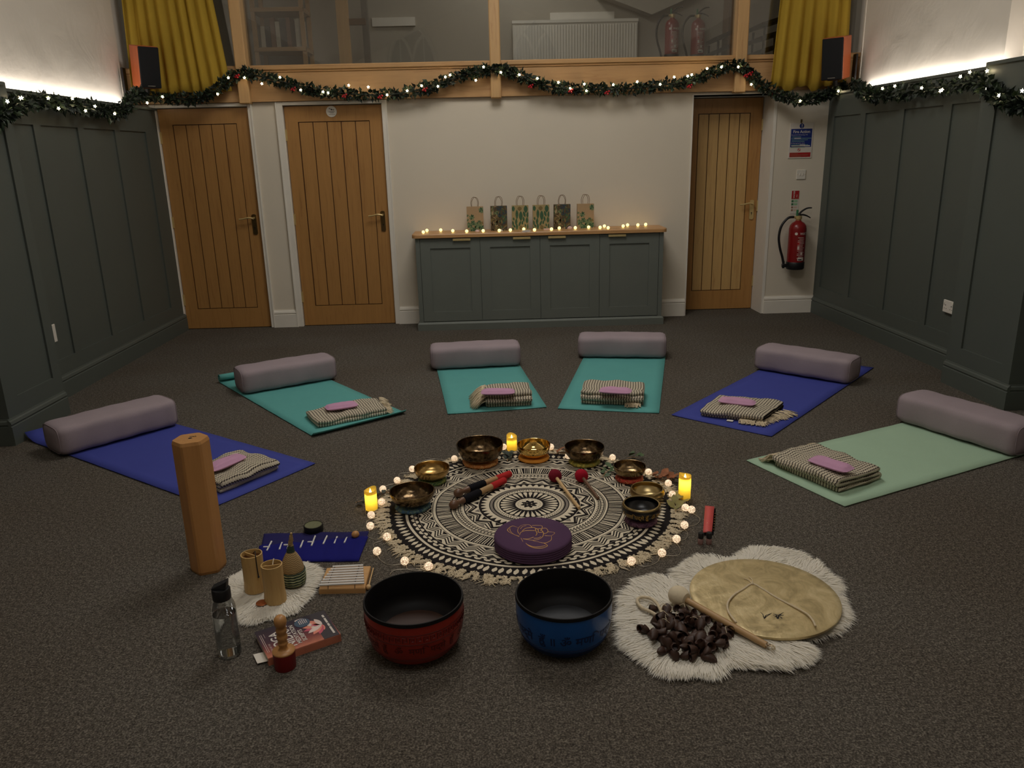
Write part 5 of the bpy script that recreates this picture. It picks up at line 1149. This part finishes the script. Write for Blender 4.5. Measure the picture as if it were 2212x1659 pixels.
# ------------------------------------------------------------------ left group
M['beech']=wood('orange_beech',srgb(190,138,82),srgb(162,110,58),'Z',.7,.4); M['bamboo']=wood('bamboo_skin',srgb(200,164,104),srgb(172,134,78),'Z',1.5,.45); M['bamboo_in']=plain('bamboo_inside',srgb(150,106,64),.7)
c=fl(452,1226); col=thing('wooden_column','tall six-sided oiled wooden chime column standing at the left','wooden column',(c.x,c.y,0))
o=[]; R=.066
for i in range(6):
    a=radians(20)+i*pi/3; a0,a1=a-radians(4.5),a+radians(4.5); o+=[(R*cos(a0),R*sin(a0)),(R*cos(a1),R*sin(a1))]
mb=MB(); H=.54; mb.loft([[(a*.94,b*.94,0) for a,b in o],[(a,b,.012) for a,b in o],[(a,b,H-.012) for a,b in o],[(a*.93,b*.93,H) for a,b in o]]); mb.build('body',M['beech'],col)
mb=MB(); mb.lathe([(.007,H+.0004),(.001,H+.0004)],16); v,f=text_geo('wah',.016,'CENTER',.0004); mb.add([(p[0]+.004,p[1]+.014,H+.0005) for p in v],f); mb.build('sound_hole',M['black'],col)
M['tin']=plain('black_tin',srgb(24,26,26),.4,.2); M['olive']=plain('olive_lid',srgb(104,106,76),.6,var=.15,scale=80)
c=fl(678,1147); t=thing('round_tin','small round black tin with an olive lid on the carpet behind the blue pouch','tin',(c.x,c.y,0)); mb=MB(); mb.lathe([(.001,0),(.039,0),(.041,.003),(.041,.028),(.0395,.031),(.036,.031)],40); mb.build('body',M['tin'],t,smooth=True); mb=MB(); mb.lathe([(.036,.031),(.0355,.029),(.001,.029)],40); mb.build('lid_label',M['olive'],t,smooth=True)
# pouch with tuning forks
M['royal']=fabric('royal_blue_velvet',srgb(24,25,104),.9,200,.12); M['navyfelt']=fabric('navy_felt_lining',srgb(38,36,84),.95,200,.12); M['silver']=plain('brushed_aluminium',srgb(226,224,220),.4,.15,.04)
A,B,Cc,D=fl(570,1155),fl(797,1150),fl(796,1162),fl(560,1183); E_,F_=fl(775,1214),fl(557,1216)
cen=(A+B+E_+F_)/4; po=thing('tool_roll','royal blue velvet tool roll lying open with silver tuning forks in it','pouch',(cen.x,cen.y,0))
def grid4(a,b,c,d,n,m_,fz):
    vs=[];fs=[]
    for j in range(m_+1):
        for i in range(n+1):
            u=i/n; v=j/m_; p=(a*(1-u)+b*u)*(1-v)+(d*(1-u)+c*u)*v; p=p-cen; vs.append((p.x,p.y,fz(u,v)))
    for j in range(m_):
        for i in range(n): q=j*(n+1)+i; fs.append((q,q+1,q+n+2,q+n+1))
    return vs,fs
vs,fs=grid4(F_,E_,B,A,40,16,lambda u,v:.003+.0012*sin(u*14)+.002*max(0,v-.9)*10); mb=MB(); mb.add(vs,fs); o=mb.build('back_panel',M['navyfelt'],po,smooth='all'); s=o.modifiers.new('thick','SOLIDIFY'); s.thickness=.0025
vs,fs=grid4(F_,E_,Cc,D,60,12,lambda u,v:.0085+.0035*abs(sin(u*8*pi))*min(1,v*3)-.0045*(v<.02)+.001*sin(u*30)); mb=MB(); mb.add(vs,fs); o=mb.build('pocket',M['royal'],po,smooth='all'); s=o.modifiers.new('thick','SOLIDIFY'); s.thickness=.002
k=4.61; FK=[((645,290),(676,228),1),((765,278),(780,240),0),((848,268),(862,240),1),((975,258),(990,222),0),((1085,240),(1110,175),1),((1205,222),(1228,174),0),((1312,220),(1328,182),0),((1414,213),(1426,190),0)]
for i,(a,b,T_) in enumerate(FK):
    p=fl(440+a[0]/k,1120+a[1]/k,.010); q=fl(440+b[0]/k,1120+b[1]/k,.008); d=(q-p).normalized(); bb=p-d*.05
    t=thing('tuning_fork','','tuning fork',tuple(p),0,'tuning forks in the blue roll'); mb=MB(); mb.tube([(bb-p)*.6,q-p],[.0035,.0035],8); mb.build('stem',M['silver'],t,smooth=True)
    if T_: mb=MB(); mb.box(-.021,.006,-.003,.003,-.001,.006,c=.001); mb.build('yoke',M['silver'],t)
    t['label']=['silver tuning fork with a crossbar, leftmost in the blue roll','silver tuning fork stem, second from left in the blue roll','silver tuning fork with a crossbar, just behind the woven shaker','short silver tuning fork stem just right of the woven shaker','longest silver tuning fork with a crossbar, in the middle of the blue roll','silver tuning fork stem, third from the right in the blue roll','silver tuning fork stem, second from the right in the blue roll','shortest silver tuning fork stem, nearest the wooden ball'][i]
c=fl(768,1158,.012); mb=MB(); mb.sphere((0,0,0),.0165,20,12,sc=(1,1,.9)); o=mb.build('wooden_ball',M['beech'],smooth='all'); o.location=(c.x,c.y,.020); tag(o,'small round wooden ball on the right end of the blue roll','ball')
# bamboo chimes
FZ=.016
def tube(label,u,v,r,h,barang,seed,cordout):
    c=fl(u,v,FZ); t=thing('bamboo_chime',label,'bamboo chime',(c.x,c.y,FZ),0,'bamboo chimes on the small fur rug')
    rf=lambda a,z:1+.02*sin(2*a+seed)
    mb=MB(); mb.lathe([(r*.95,0),(r*1.02,.002),(r*1.05,.018),(r*.99,.04),(r*.98,h*.6),(r,h),(r*.90,h+.0005),(r*.89,h*.9)],40,rfun=rf); mb.build('shell',M['bamboo'],t,smooth=True)
    mb=MB(); mb.lathe([(r*.89,h*.9),(r*.88,h*.3),(.001,h*.28)],40,rfun=rf); mb.build('inside',M['bamboo_in'],t,smooth=True)
    mb=MB(); a=radians(barang); mb.T=Matrix.Rotation(a,4,'Z'); mb.box(-r*.93,r*.93,-.002,.002,h-.014,h-.003); mb.build('crossbar',M['bamboo'],t)
    mb=MB()
    if cordout: mb.tube(spline([(r*.0,r*.45,h-.01),(r*.35,r*.1,h+.006),(r*.62,-r*.70,h+.003),(r*.66,-r*.83,h-.03),(r*.70,-r*.83,h-.075)],6),.0018,6); mb.sphere((r*.70,-r*.83,h-.078),.004,8,6)
    else: mb.tube(spline([(0,r*.9,h+.004),(0,r*.6,h-.001),(.0,r*.25,h-.012)],5),.0022,6); mb.sphere((0,r*.2,h-.014),.004,8,6)
    mb.build('cord',M['black'] if cordout else M['fringe'],t,smooth='all'); return t
tube('rear bamboo tube chime with a black cord over its rim',553,1274,.0375,.148,-32,1,True)
tube('front bamboo tube chime with a light peg, on the small fur rug',596,1298,.0365,.146,12,2,False)
# woven shaker
def weave(name,c1,c2,sc):
    t=NT(name); v=t.coord(); s=t.sep(v); w_=t.math('FRACT',t.math('ADD',t.math('MULTIPLY',s[2],1/.0062),t.math('MULTIPLY',t.math('SINE',t.math('MULTIPLY',t.math('ARCTAN2',s[1],s[0]),12)),.22)))
    t.set(t.ramp(w_,[(.10,c2),(.32,c1),(.75,c1),(.95,c2)]),.7); t.bump(w_,.6,.003); return t.mat
M['weave1']=weave('natural_wicker',srgb(206,178,128),srgb(120,92,56),1)
M['weave2']=None
c=fl(636,1262,FZ); sh=thing('woven_shaker','teardrop woven basket shaker with green bands on the small fur rug','shaker',(c.x,c.y,FZ-.003)); r=.042
mb=MB(); mb.lathe([(r*.99,.066),(r*.93,.085),(r*.78,.105),(r*.55,.125),(r*.36,.138)],36); mb.build('basket_top',M['weave1'],sh,smooth='all')
M['shgreen']=plain('dyed_green_wicker',srgb(44,62,46),.7,var=.2,scale=60); M['shpale']=plain('pale_green_wicker',srgb(170,176,136),.7,var=.15,scale=60)
mb=MB(); mb.lathe([(.001,0),(r*.8,.001),(r*.95,.012),(r*.99,.03),(r*1.0,.05),(r*.99,.067)],36); mb.build('basket_base',M['weave1'],sh,smooth='all')
mb=MB(); m2=MB()
for i in range(6):
    z=.010+i*.0105; rr=r*(.90 if i==0 else .98+.03*(i>1))+.001
    mb.tube([(rr*cos(2*pi*q/48),rr*sin(2*pi*q/48),z+.0012*sin(q*2*pi/4)) for q in range(48)],.0026,6,closed=True)
    if i<5: m2.tube([((rr+.0005)*cos(2*pi*q/48),(rr+.0005)*sin(2*pi*q/48),z+.0052+.0012*sin(q*2*pi/4+2)) for q in range(48)],.0024,6,closed=True)
mb.build('green_band',M['shgreen'],sh,smooth='all'); m2.build('pale_band',M['shpale'],sh,smooth='all')
mb=MB(); mb.tube(spline([(0,0,.136),(.001,0,.150),(.004,.0,.162)],4),[.0155]*3+[.013]*3+[.0105]*3,10); mb.build('green_binding',M['shgreen'],sh,smooth='all')
mb=MB(); pts=spline([(.004,0,.160),(.002,0,.172),(.006,0,.184),(.007,0,.198),(.010,0,.214)],5); mb.tube(pts,[.0085+.0012*sin(i*2.1)-.006*(i/len(pts))**3 for i in range(len(pts))],10); mb.build('handle',M['weave1'],sh,smooth='all')
c=fl(566,1303,.02); mb=MB(); mb.lathe([(.001,0),(.019,0),(.021,.0015),(.019,.003),(.001,.0035)],28); o=mb.build('copper_disc',plain('polished_copper',srgb(176,104,62),.35,.7,.1),smooth=True); o.location=(c.x,c.y,.021); tag(o,'small copper coloured disc on the fur beside the front bamboo tube','disc')
# energy chime: eight rods on a block
A,B,Cc,D=fl(705.7,1226.3,.022),fl(801,1222,.022),fl(788,1270,.022),fl(688.4,1272,.022)
cen=(A+B+Cc+D)/4; ch=thing('chime_block','pale wooden block carrying eight silver chime rods','chime',(cen.x,cen.y,0))
M['pineblock']=wood('pine_block',srgb(206,160,104),srgb(180,132,78),'X',1,.45)
mb=MB(); q=[A,B,Cc,D]; q=[(p.x-cen.x,p.y-cen.y) for p in q][::-1]; mb.prism(q,0,.022,0,.003); mb.build('block',M['pineblock'],ch)
k=4.61
for i in range(8):
    f=i/7; a=fl(440+(1285+(1148-1285)*f)/k,1120+(480+(660-480)*f)/k,.036)-cen; b=fl(440+(1588+(1600-1588)*f)/k,1120+(465+(640-465)*f)/k,.036)-cen
    a.z=b.z=.035; mb=MB(); mb.tube([a,b],.0046,10); mb.build('chime_rod',M['silver'],ch,smooth=True)
for u0,u1 in ((.22,.20),(.76,.78)):
    a=(A*(1-u0)+B*u0)-cen; b=(D*(1-u1)+Cc*u1)-cen; mb=MB(); mb.tube([(a.x,a.y-.008,.03),(a.x,a.y-.012,.0365),(b.x,b.y+.01,.0365),(b.x,b.y+.004,.024),(b.x,b.y,.020)],.0012,5); mb.build('elastic',M['black'],ch)
p0=fl(440+1640/k,1120+680/k,.012); p1=fl(440+1690/k,1120+505/k,.006)
laid('chime_mallet','tiny pale wooden mallet between the chime block and the red bowl','mallet',p0,p1,[('head',M['palewood'],[(-.010,.003),(-.006,.008),(.002,.0095),(.010,.007),(.014,.003)]),('stick',M['palewood'],[(.010,.003),((p1-p0).length,.0025)])],.0105)
# bottle
M['clearplastic']=glassy('clear_plastic',(1,1,1,1),.04,(.86,.87,.87,1),.06); c=fl(497,1412)
wm=NT('water'); wm.set(srgb(235,238,240),.0); wm.b.inputs['Transmission Weight'].default_value=1; wm.b.inputs['IOR'].default_value=1.33; M['water']=wm.mat
bt=thing('water_bottle','clear water bottle with a black flip cap at the far left front','bottle',(c.x,c.y,0)); r=.0375
mb=MB(); mb.lathe([(.001,.004),(r*.8,.0),(r*.97,.004),(r,.014),(r,.160),(r*.97,.178),(r*.80,.196),(r*.66,.205),(r*.66,.215)],40); mb.build('body',M['clearplastic'],bt,smooth=True)
mb=MB(); mb.lathe([(.001,.012),(r*.93,.012),(r*.95,.02),(r*.95,.150),(.001,.150)],40); mb.build('water',M['water'],bt,smooth=True)
mb=MB(); mb.lathe([(r*.74,.203),(r*.76,.206),(r*.76,.236),(r*.70,.240),(.001,.241)],32); mb.build('cap',M['black'],bt,smooth=True)
mb=MB(); mb.loft([[(-.028,-.014,.240),(.020,-.016,.240),(.020,.016,.240),(-.028,.014,.240)],[(-.024,-.012,.246),(.024,-.012,.268),(.026,.012,.270),(-.024,.012,.248)]]); mb.build('flip_spout',M['black'],bt,bevel=.003)
# book
C0,C1,C2,C3=Vector((-.827,2.288,0)),Vector((-.639,2.439,0)),Vector((-.543,2.268,0)),Vector((-.74,2.137,0))
ex=(C0-C3).normalized(); ey=Vector((-ex.y,ex.x,0)); org=C3; Wd=.170; Hh=.238; Tb=.026
bk=thing('book','paperback book on yoga nidra meditation with a pink lotus cover lying on the carpet','book',(org.x,org.y,0),atan2(ex.y,ex.x))
# local: x = reading direction (0..Wd) from the spine, y = up the cover; the head of the book is at y=0, its foot at y=-Hh
mb=MB(); mb.box(.002,Wd-.004,-Hh+.003,-.003,.002,Tb-.002); mb.build('pages',plain('paper_edges',srgb(206,196,178),.9),bk)
def covermat():
    t=NT('printed_cover'); s=t.sep(t.coord()); nz=t.noise(t.coord(),14,3); g=t.math('ADD',t.math('MULTIPLY',s[0],5.2),t.math('MULTIPLY',t.math('SUBTRACT',nz,.5),.35))
    c1=t.ramp(g,[(.0,srgb(206,128,100)),(.25,srgb(130,68,66)),(.5,srgb(74,48,62)),(.9,srgb(48,44,56))]); t.set(c1,.35); return t.mat
M['cover']=covermat(); mb=MB(); mb.box(0,Wd,-Hh,0,Tb-.002,Tb); mb.box(0,Wd,-Hh,0,0,.002); mb.box(-.001,.002,-Hh,0,0,Tb); mb.build('cover',M['cover'],bk)
pm=[M['print_white'],plain('petal_salmon',srgb(226,140,118),.5),plain('petal_pink',srgb(196,84,104),.5),plain('petal_pale',srgb(226,206,196),.5),plain('badge_blue',srgb(64,84,104),.5),plain('band_dark',srgb(52,46,52),.5)]
mb=MB(); zt=Tb+.0004
def T2(s,size,x,y,mi=0,al='LEFT',b=.0): v,f=text_geo(s,size,al,b); mb.add([(x+p[0],y+p[1],zt+.0006) for p in v],f,mi)
def LP(cx_,cy_,l,w_,a,mi,q): mb.add([(p[0],p[1],zt+.00012*q) for p in leafpoly(cx_,cy_,l,w_,a,6)],[tuple(range(12))],mi)
mb.add([(0.002,-Hh+.003,zt-.0002),(Wd-.002,-Hh+.003,zt-.0002),(Wd-.002,-Hh+.055,zt-.0002),(.002,-Hh+.055,zt-.0002)],[(0,1,2,3)],5)
q=0
for a,l,mi in ((-1.5,.05,1),(-1.15,.08,2),(-.8,.085,1),(-.45,.085,3),(-.1,.09,2),(.25,.09,1),(.6,.085,3),(.95,.08,1),(1.3,.07,3),(-1.3,.05,2),(-.6,.055,1),(0,.055,3),(.5,.055,2)):
    q+=1; l*=.72; LP(.088+sin(a)*l*.5*.9,-Hh+.034+cos(a)*l*.5,l,l*.17,-a,mi,q%5)
LP(.150,-Hh+.085,.05,.012,-.4,3,1)
mb.add([(.134+.026*cos(2*pi*i/24),-.150+.026*sin(2*pi*i/24),zt+.0003+.0004) for i in range(24)],[tuple(range(24))],4)
T2('30',.015,.114,-.146,0,b=.0003)
for i in range(5): mb.add([(.126+p[0],-.142-.006*i+p[1],zt+.0011) for p in ((0,0),(.030-.003*abs(i-2),0),(.030-.003*abs(i-2),.002),(0,.002))],[(0,1,2,3)],3)
T2('YOGA',.040,.018,-.062,b=.0009); T2('NIDRA',.042,.018,-.100,b=.0009); T2('MEDITATION',.0195,.024,-.118,b=.0004); T2('SCRIPTS',.0195,.030,-.136,b=.0004); T2('THE ART OF',.008,.03,-.026)
for y in (-.009,-.014): mb.add([(.03,y,zt+.0006),(.14,y,zt+.0006),(.14,y+.0012,zt+.0006),(.03,y+.0012,zt+.0006)],[(0,1,2,3)],3)
for x0,x1 in ((.018,.062),(.066,.084),(.088,.12),(.126,.142)): mb.add([(x0,-Hh+.012,zt+.0006),(x1,-Hh+.012,zt+.0006),(x1,-Hh+.019,zt+.0006),(x0,-Hh+.019,zt+.0006)],[(0,1,2,3)],0)
for x0,x1 in ((.01,.03),(.115,.14)): mb.add([(x0,-.022,zt+.0006),(x1,-.022,zt+.0006),(x1,-.0212,zt+.0006),(x0,-.0212,zt+.0006)],[(0,1,2,3)],3)
mb.build('cover_print',pm,bk)
mb=MB(); v=[fl(546.5,1411,.012),fl(572,1405,.012),fl(580,1424,.013),fl(556,1434,.006)]; mb.loft([[(p.x,p.y,.006) for p in v],[(p.x,p.y,.0075) for p in v]]); tag(mb.build('paper_slip',M['white_plastic'],None),'white paper slip sticking out from under the front corner of the book','paper')
# turned wooden handle on a red base
M['redwood']=plain('dark_red_painted_wood',srgb(120,14,16),.5,var=.05); c=fl(617,1440); stp=thing('hand_shaker','turned wooden handle on a dark red cylinder standing in front of the book','hand shaker',(c.x,c.y,0)); r=.0345
mb=MB(); mb.lathe([(.001,0),(r*.93,0),(r*.96,.003),(r,.056)],40); mb.build('red_base',M['redwood'],stp,smooth=True)
mb=MB(); mb.lathe([(r,.056),(r*1.02,.058),(r*1.0,.062),(r*.5,.063),(.0135,.066),(.0115,.075),(.0155,.083),(.0155,.090),(.012,.094),(.0165,.102),(.017,.113),(.013,.119),(.0165,.126),(.0168,.137),(.013,.144),(.0175,.150),(.0198,.162),(.018,.173),(.011,.181),(.004,.183),(.001,.182)],32); mb.build('handle',M['beech'],stp,smooth='all')
# ------------------------------------------------------------------ right group
def gongmat():
    t=NT('hammered_gong_brass'); v=t.coord(); f=t.noise(v,9,5,.6,1.5); g=t.noise(v,22,3,.6,.6); w_=t.noise(t.coord(scale=(1,.35,1)),16,4,.6,1.0)
    t.set(t.ramp(f,[(.3,srgb(166,148,108)),(.5,srgb(208,188,140)),(.7,srgb(228,210,166))]),t.math('ADD',.30,t.math('MULTIPLY',g,.2)),.45); t.bump(t.math('ADD',t.math('MULTIPLY',g,.5),w_),.22,.012); return t.mat
M['gong']=gongmat(); gz=.036; go=thing('gong','large flat brass gong with a cord lying on the white fur at the right','gong',(.911,2.38,gz)); r=.252
mb=MB(); mb.lathe([(r*.985,-.012),(r,-.006),(r,.0),(r*.985,.003),(r*.9,.0035),(r*.6,.008),(r*.3,.012),(.001,.013)],96); mb.build('disc',M['gong'],go,smooth=True)
k=4.147; G=lambda a,b: fl(1330+a/k,1080+b/k,gz+.014)-Vector((.911,2.38,gz))
mb=MB(); P=[G(*p) for p in ((1080,1098),(1010,1000),(1005,920),(1060,850),(1140,800),(1225,752),(1320,800),(1450,880),(1690,1005),(1760,1070),(1790,1130))]; mb.tube(spline(P,6),.0036,8); mb.tube(spline([G(1225,752),G(1190,718),G(1150,703)],4),.0018,6); mb.tube(spline([G(1225,752),G(1222,715),G(1195,690)],4),.0018,6); mb.sphere(G(1225,752),.006,10,6); mb.build('cord',M['fringe'],go,smooth='all')
mb=MB()
for S_ in (((1297,993),(1318,1010),(1332,1048),(1345,1022),(1400,1002),(1352,1030),(1335,1046),(1322,1030)),((1408,1003),(1440,1015),(1452,1050),(1462,1018),(1505,995),(1465,1022),(1458,1050),(1446,1048),(1440,1024)),((1408,1020),(1450,1018),(1505,1020),(1450,1024)),((1470,1030),(1492,1046),(1480,1042)),((1428,1035),(1444,1024),(1438,1034))):
    pp_=[G(*p) for p in S_]
    for i in range(len(pp_)-1):
        mb.tube([pp_[i]-Vector((0,0,.0055)),pp_[i+1]-Vector((0,0,.0055))],.0013,5)
mb.build('painted_mark',M['ink'],go)
p0=fl(1467,1292,.05); p1=fl(1655,1397,.03); L=(p1-p0).length; M['gfelt']=fabric('cream_felt',srgb(214,200,172),.95,120,.06)
gm=laid('gong_mallet','gong mallet with a cream felt head and wooden handle beside the gong','mallet',p0,p1,[('head',M['gfelt'],[(-.036,.006),(-.033,.020),(-.020,.031),(0,.035),(.018,.031),(.030,.022),(.032,.012)])],.058)
mb=MB(); mb.tube([(.028,0,-.002),(L*.5,0,-.012),(L,0,-.022)],[.0115,.012,.0105],14); mb.build('handle',M['midwood'],gm,smooth=True)
mb=MB()
for s in (-1,1): mb.tube([(L-.012+i*.0045,s*.006*cos(i*1.2),-.018+.004*sin(i*1.2)) for i in range(10)],.0028,6)
mb.build('wrist_cord',M['fringe'],gm,smooth='all')
mb=MB(); mb.tube([(L-.010+i*.0045,.006*sin(i*1.2),-.017+.004*cos(i*1.2)) for i in range(7)],.002,5); mb.build('dark_thread',M['rosewood'],gm)
# seed pod rattle
M['pod']=plain('dark_brown_seed_pod',srgb(58,35,23),.55,var=.3,scale=60); M['podin']=plain('seed_pod_inside',srgb(44,26,20),.7,var=.3,scale=60)
cen=fl(1330+640/4.147,1080+1230/4.147,.03); ra=thing('seed_pod_rattle','bunch of dark brown seed pod shells with a rope loop on the front white fur','rattle',(cen.x,cen.y,.016))
def podmesh():
    mb=MB(); n=12; rings=[]
    for s,w_,h in ((-.018,.003,.003),(-.012,.010,.007),(-.002,.0145,.011),(.008,.0155,.0125),(.014,.013,.013)): rings.append([(s+.004*cos(a),w_*cos(a),h*sin(a)) for a in [2*pi*i/n for i in range(n)]])
    rings.append([(.012,.0105*cos(a),.010*sin(a)) for a in [2*pi*i/n for i in range(n)]]); rings.append([(-.004,.007*cos(a),.006*sin(a)) for a in [2*pi*i/n for i in range(n)]])
    mb.loft(rings); return mb
rnd=random.Random(11); proto=podmesh().build('seed_pod',M['pod'],ra,smooth=True); first=True; cnt=0; placed=[]
OUT=[(215,1120),(290,1040),(370,980),(480,985),(560,970),(690,1010),(860,1100),(940,1150),(1010,1140),(1065,1210),(1060,1300),(960,1340),(880,1420),(790,1480),(640,1450),(500,1440),(400,1410),(260,1300),(215,1200)]
PO=[(p.x-cen.x,p.y-cen.y) for p in [fl(1330+a/4.147,1080+b/4.147,.02) for a,b in OUT]]
tries=0
while cnt<96 and tries<6000:
    tries+=1; x=rnd.uniform(min(p[0] for p in PO),max(p[0] for p in PO)); y=rnd.uniform(min(p[1] for p in PO),max(p[1] for p in PO))
    if not inside((x,y),PO): continue
    lay=cnt//58
    if any(hypot(x-a,y-b)<.0165 and l==lay for a,b,l in placed): continue
    if lay and hypot(x/.12,y/.11)>1: continue
    placed.append((x,y,lay)); o=proto if cnt==0 else proto.copy()
    if cnt: COL.objects.link(o); o.parent=ra
    s=rnd.uniform(.85,1.25); o.scale=(s,s,s); o.location=(x,y,.014+lay*.018+rnd.uniform(0,.006)); o.rotation_euler=(rnd.uniform(-.9,.9),rnd.uniform(-1.1,.5),rnd.uniform(0,6.28)); cnt+=1
G2=lambda a,b,z: fl(1330+a/4.147,1080+b/4.147,z)-Vector((cen.x,cen.y,.016))
mb=MB(); mb.tube(spline([G2(470,1080,.03),G2(415,1010,.04),(G2(370,930,.045)),G2(310,882,.04),G2(225,872,.035),G2(192,905,.035),G2(235,965,.035),G2(320,1005,.035),G2(410,1060,.03)],6),.0055,8); mb.build('rope_loop',M['fringe'],ra,smooth='all')
for i in range(14):
    mb=MB(); x,y,l=rnd.choice(placed); a=rnd.uniform(0,6.28); mb.tube(spline([(x,y,.036+l*.018),(x+.012*cos(a),y+.012*sin(a),.042+l*.018),(x+.026*cos(a+.4),y+.026*sin(a+.4),.030+l*.018)],3),.0011,5); mb.build('thread',M['fringe'],ra)
# red strap and two vials
M['redleather']=plain('red_leather',srgb(200,80,76),.55,var=.06); A,B,Cc,D=fl(1523,1096,.004),fl(1543,1098,.004),fl(1538,1150,.012),fl(1518.5,1152,.012); cen=(A+B+Cc+D)/4
stp=thing('leather_strap','folded red leather strap with a brass stud on the carpet right of the rug','strap',(cen.x,cen.y,0)); mb=MB(); n=14; top=[];bot=[]
for i in range(n+1):
    f=i/n; a=A.lerp(D,f)-cen; b=B.lerp(Cc,f)-cen; z=.010+.010*sin(pi*f)+.004*f; top.append(((a.x,a.y,z),(b.x,b.y,z)))
vs=[p for q in top for p in q]; fs=[(2*i,2*i+1,2*i+3,2*i+2) for i in range(n)]; mb.add(vs,fs); o=mb.build('upper_band',M['redleather'],stp,smooth='all'); s=o.modifiers.new('t','SOLIDIFY'); s.thickness=.003
mb=MB(); vs=[]
for i in range(n+1): f=i/n; a=A.lerp(D,f)-cen; b=B.lerp(Cc,f)-cen; vs+=[(a.x+.004,a.y,.0015),(b.x+.007,b.y,.0015)]
mb.add(vs,fs); o=mb.build('lower_band',M['blacksuede'],stp); s=o.modifiers.new('t','SOLIDIFY'); s.thickness=.0025; s.offset=0
for i in range(7): f=.25+i*.1; b=B.lerp(Cc,f)-cen; mb=MB(); mb.sphere((b.x+.006,b.y,.006),.0042,8,6); mb.build('jingle',M['brass_dark'],stp,smooth='all')
mb=MB(); q=fl(1528,1131,.02)-cen; mb.sphere((q.x,q.y,.0205),.0035,10,6); mb.build('stud',M['brass'],stp,smooth='all')
M['rosewater']=plain('rose_tinted_glass',srgb(150,116,110),.15,var=.1)
for u,l in ((1513,'small glass vial with a black cap, left one in front of the red strap'),(1531,'small glass vial with a black cap, right one in front of the red strap')):
    c=fl(u,1175); t=thing('vial',l,'vial',(c.x,c.y,0),0,'vials by the red strap'); mb=MB(); mb.lathe([(.001,0),(.0105,0),(.0115,.002),(.0115,.022),(.009,.027),(.008,.028)],24); mb.build('glass',M['rosewater'],t,smooth=True); mb=MB(); mb.lathe([(.0095,.026),(.0112,.028),(.0112,.048),(.0098,.051),(.001,.051)],24); mb.build('cap',M['black'],t,smooth=True)
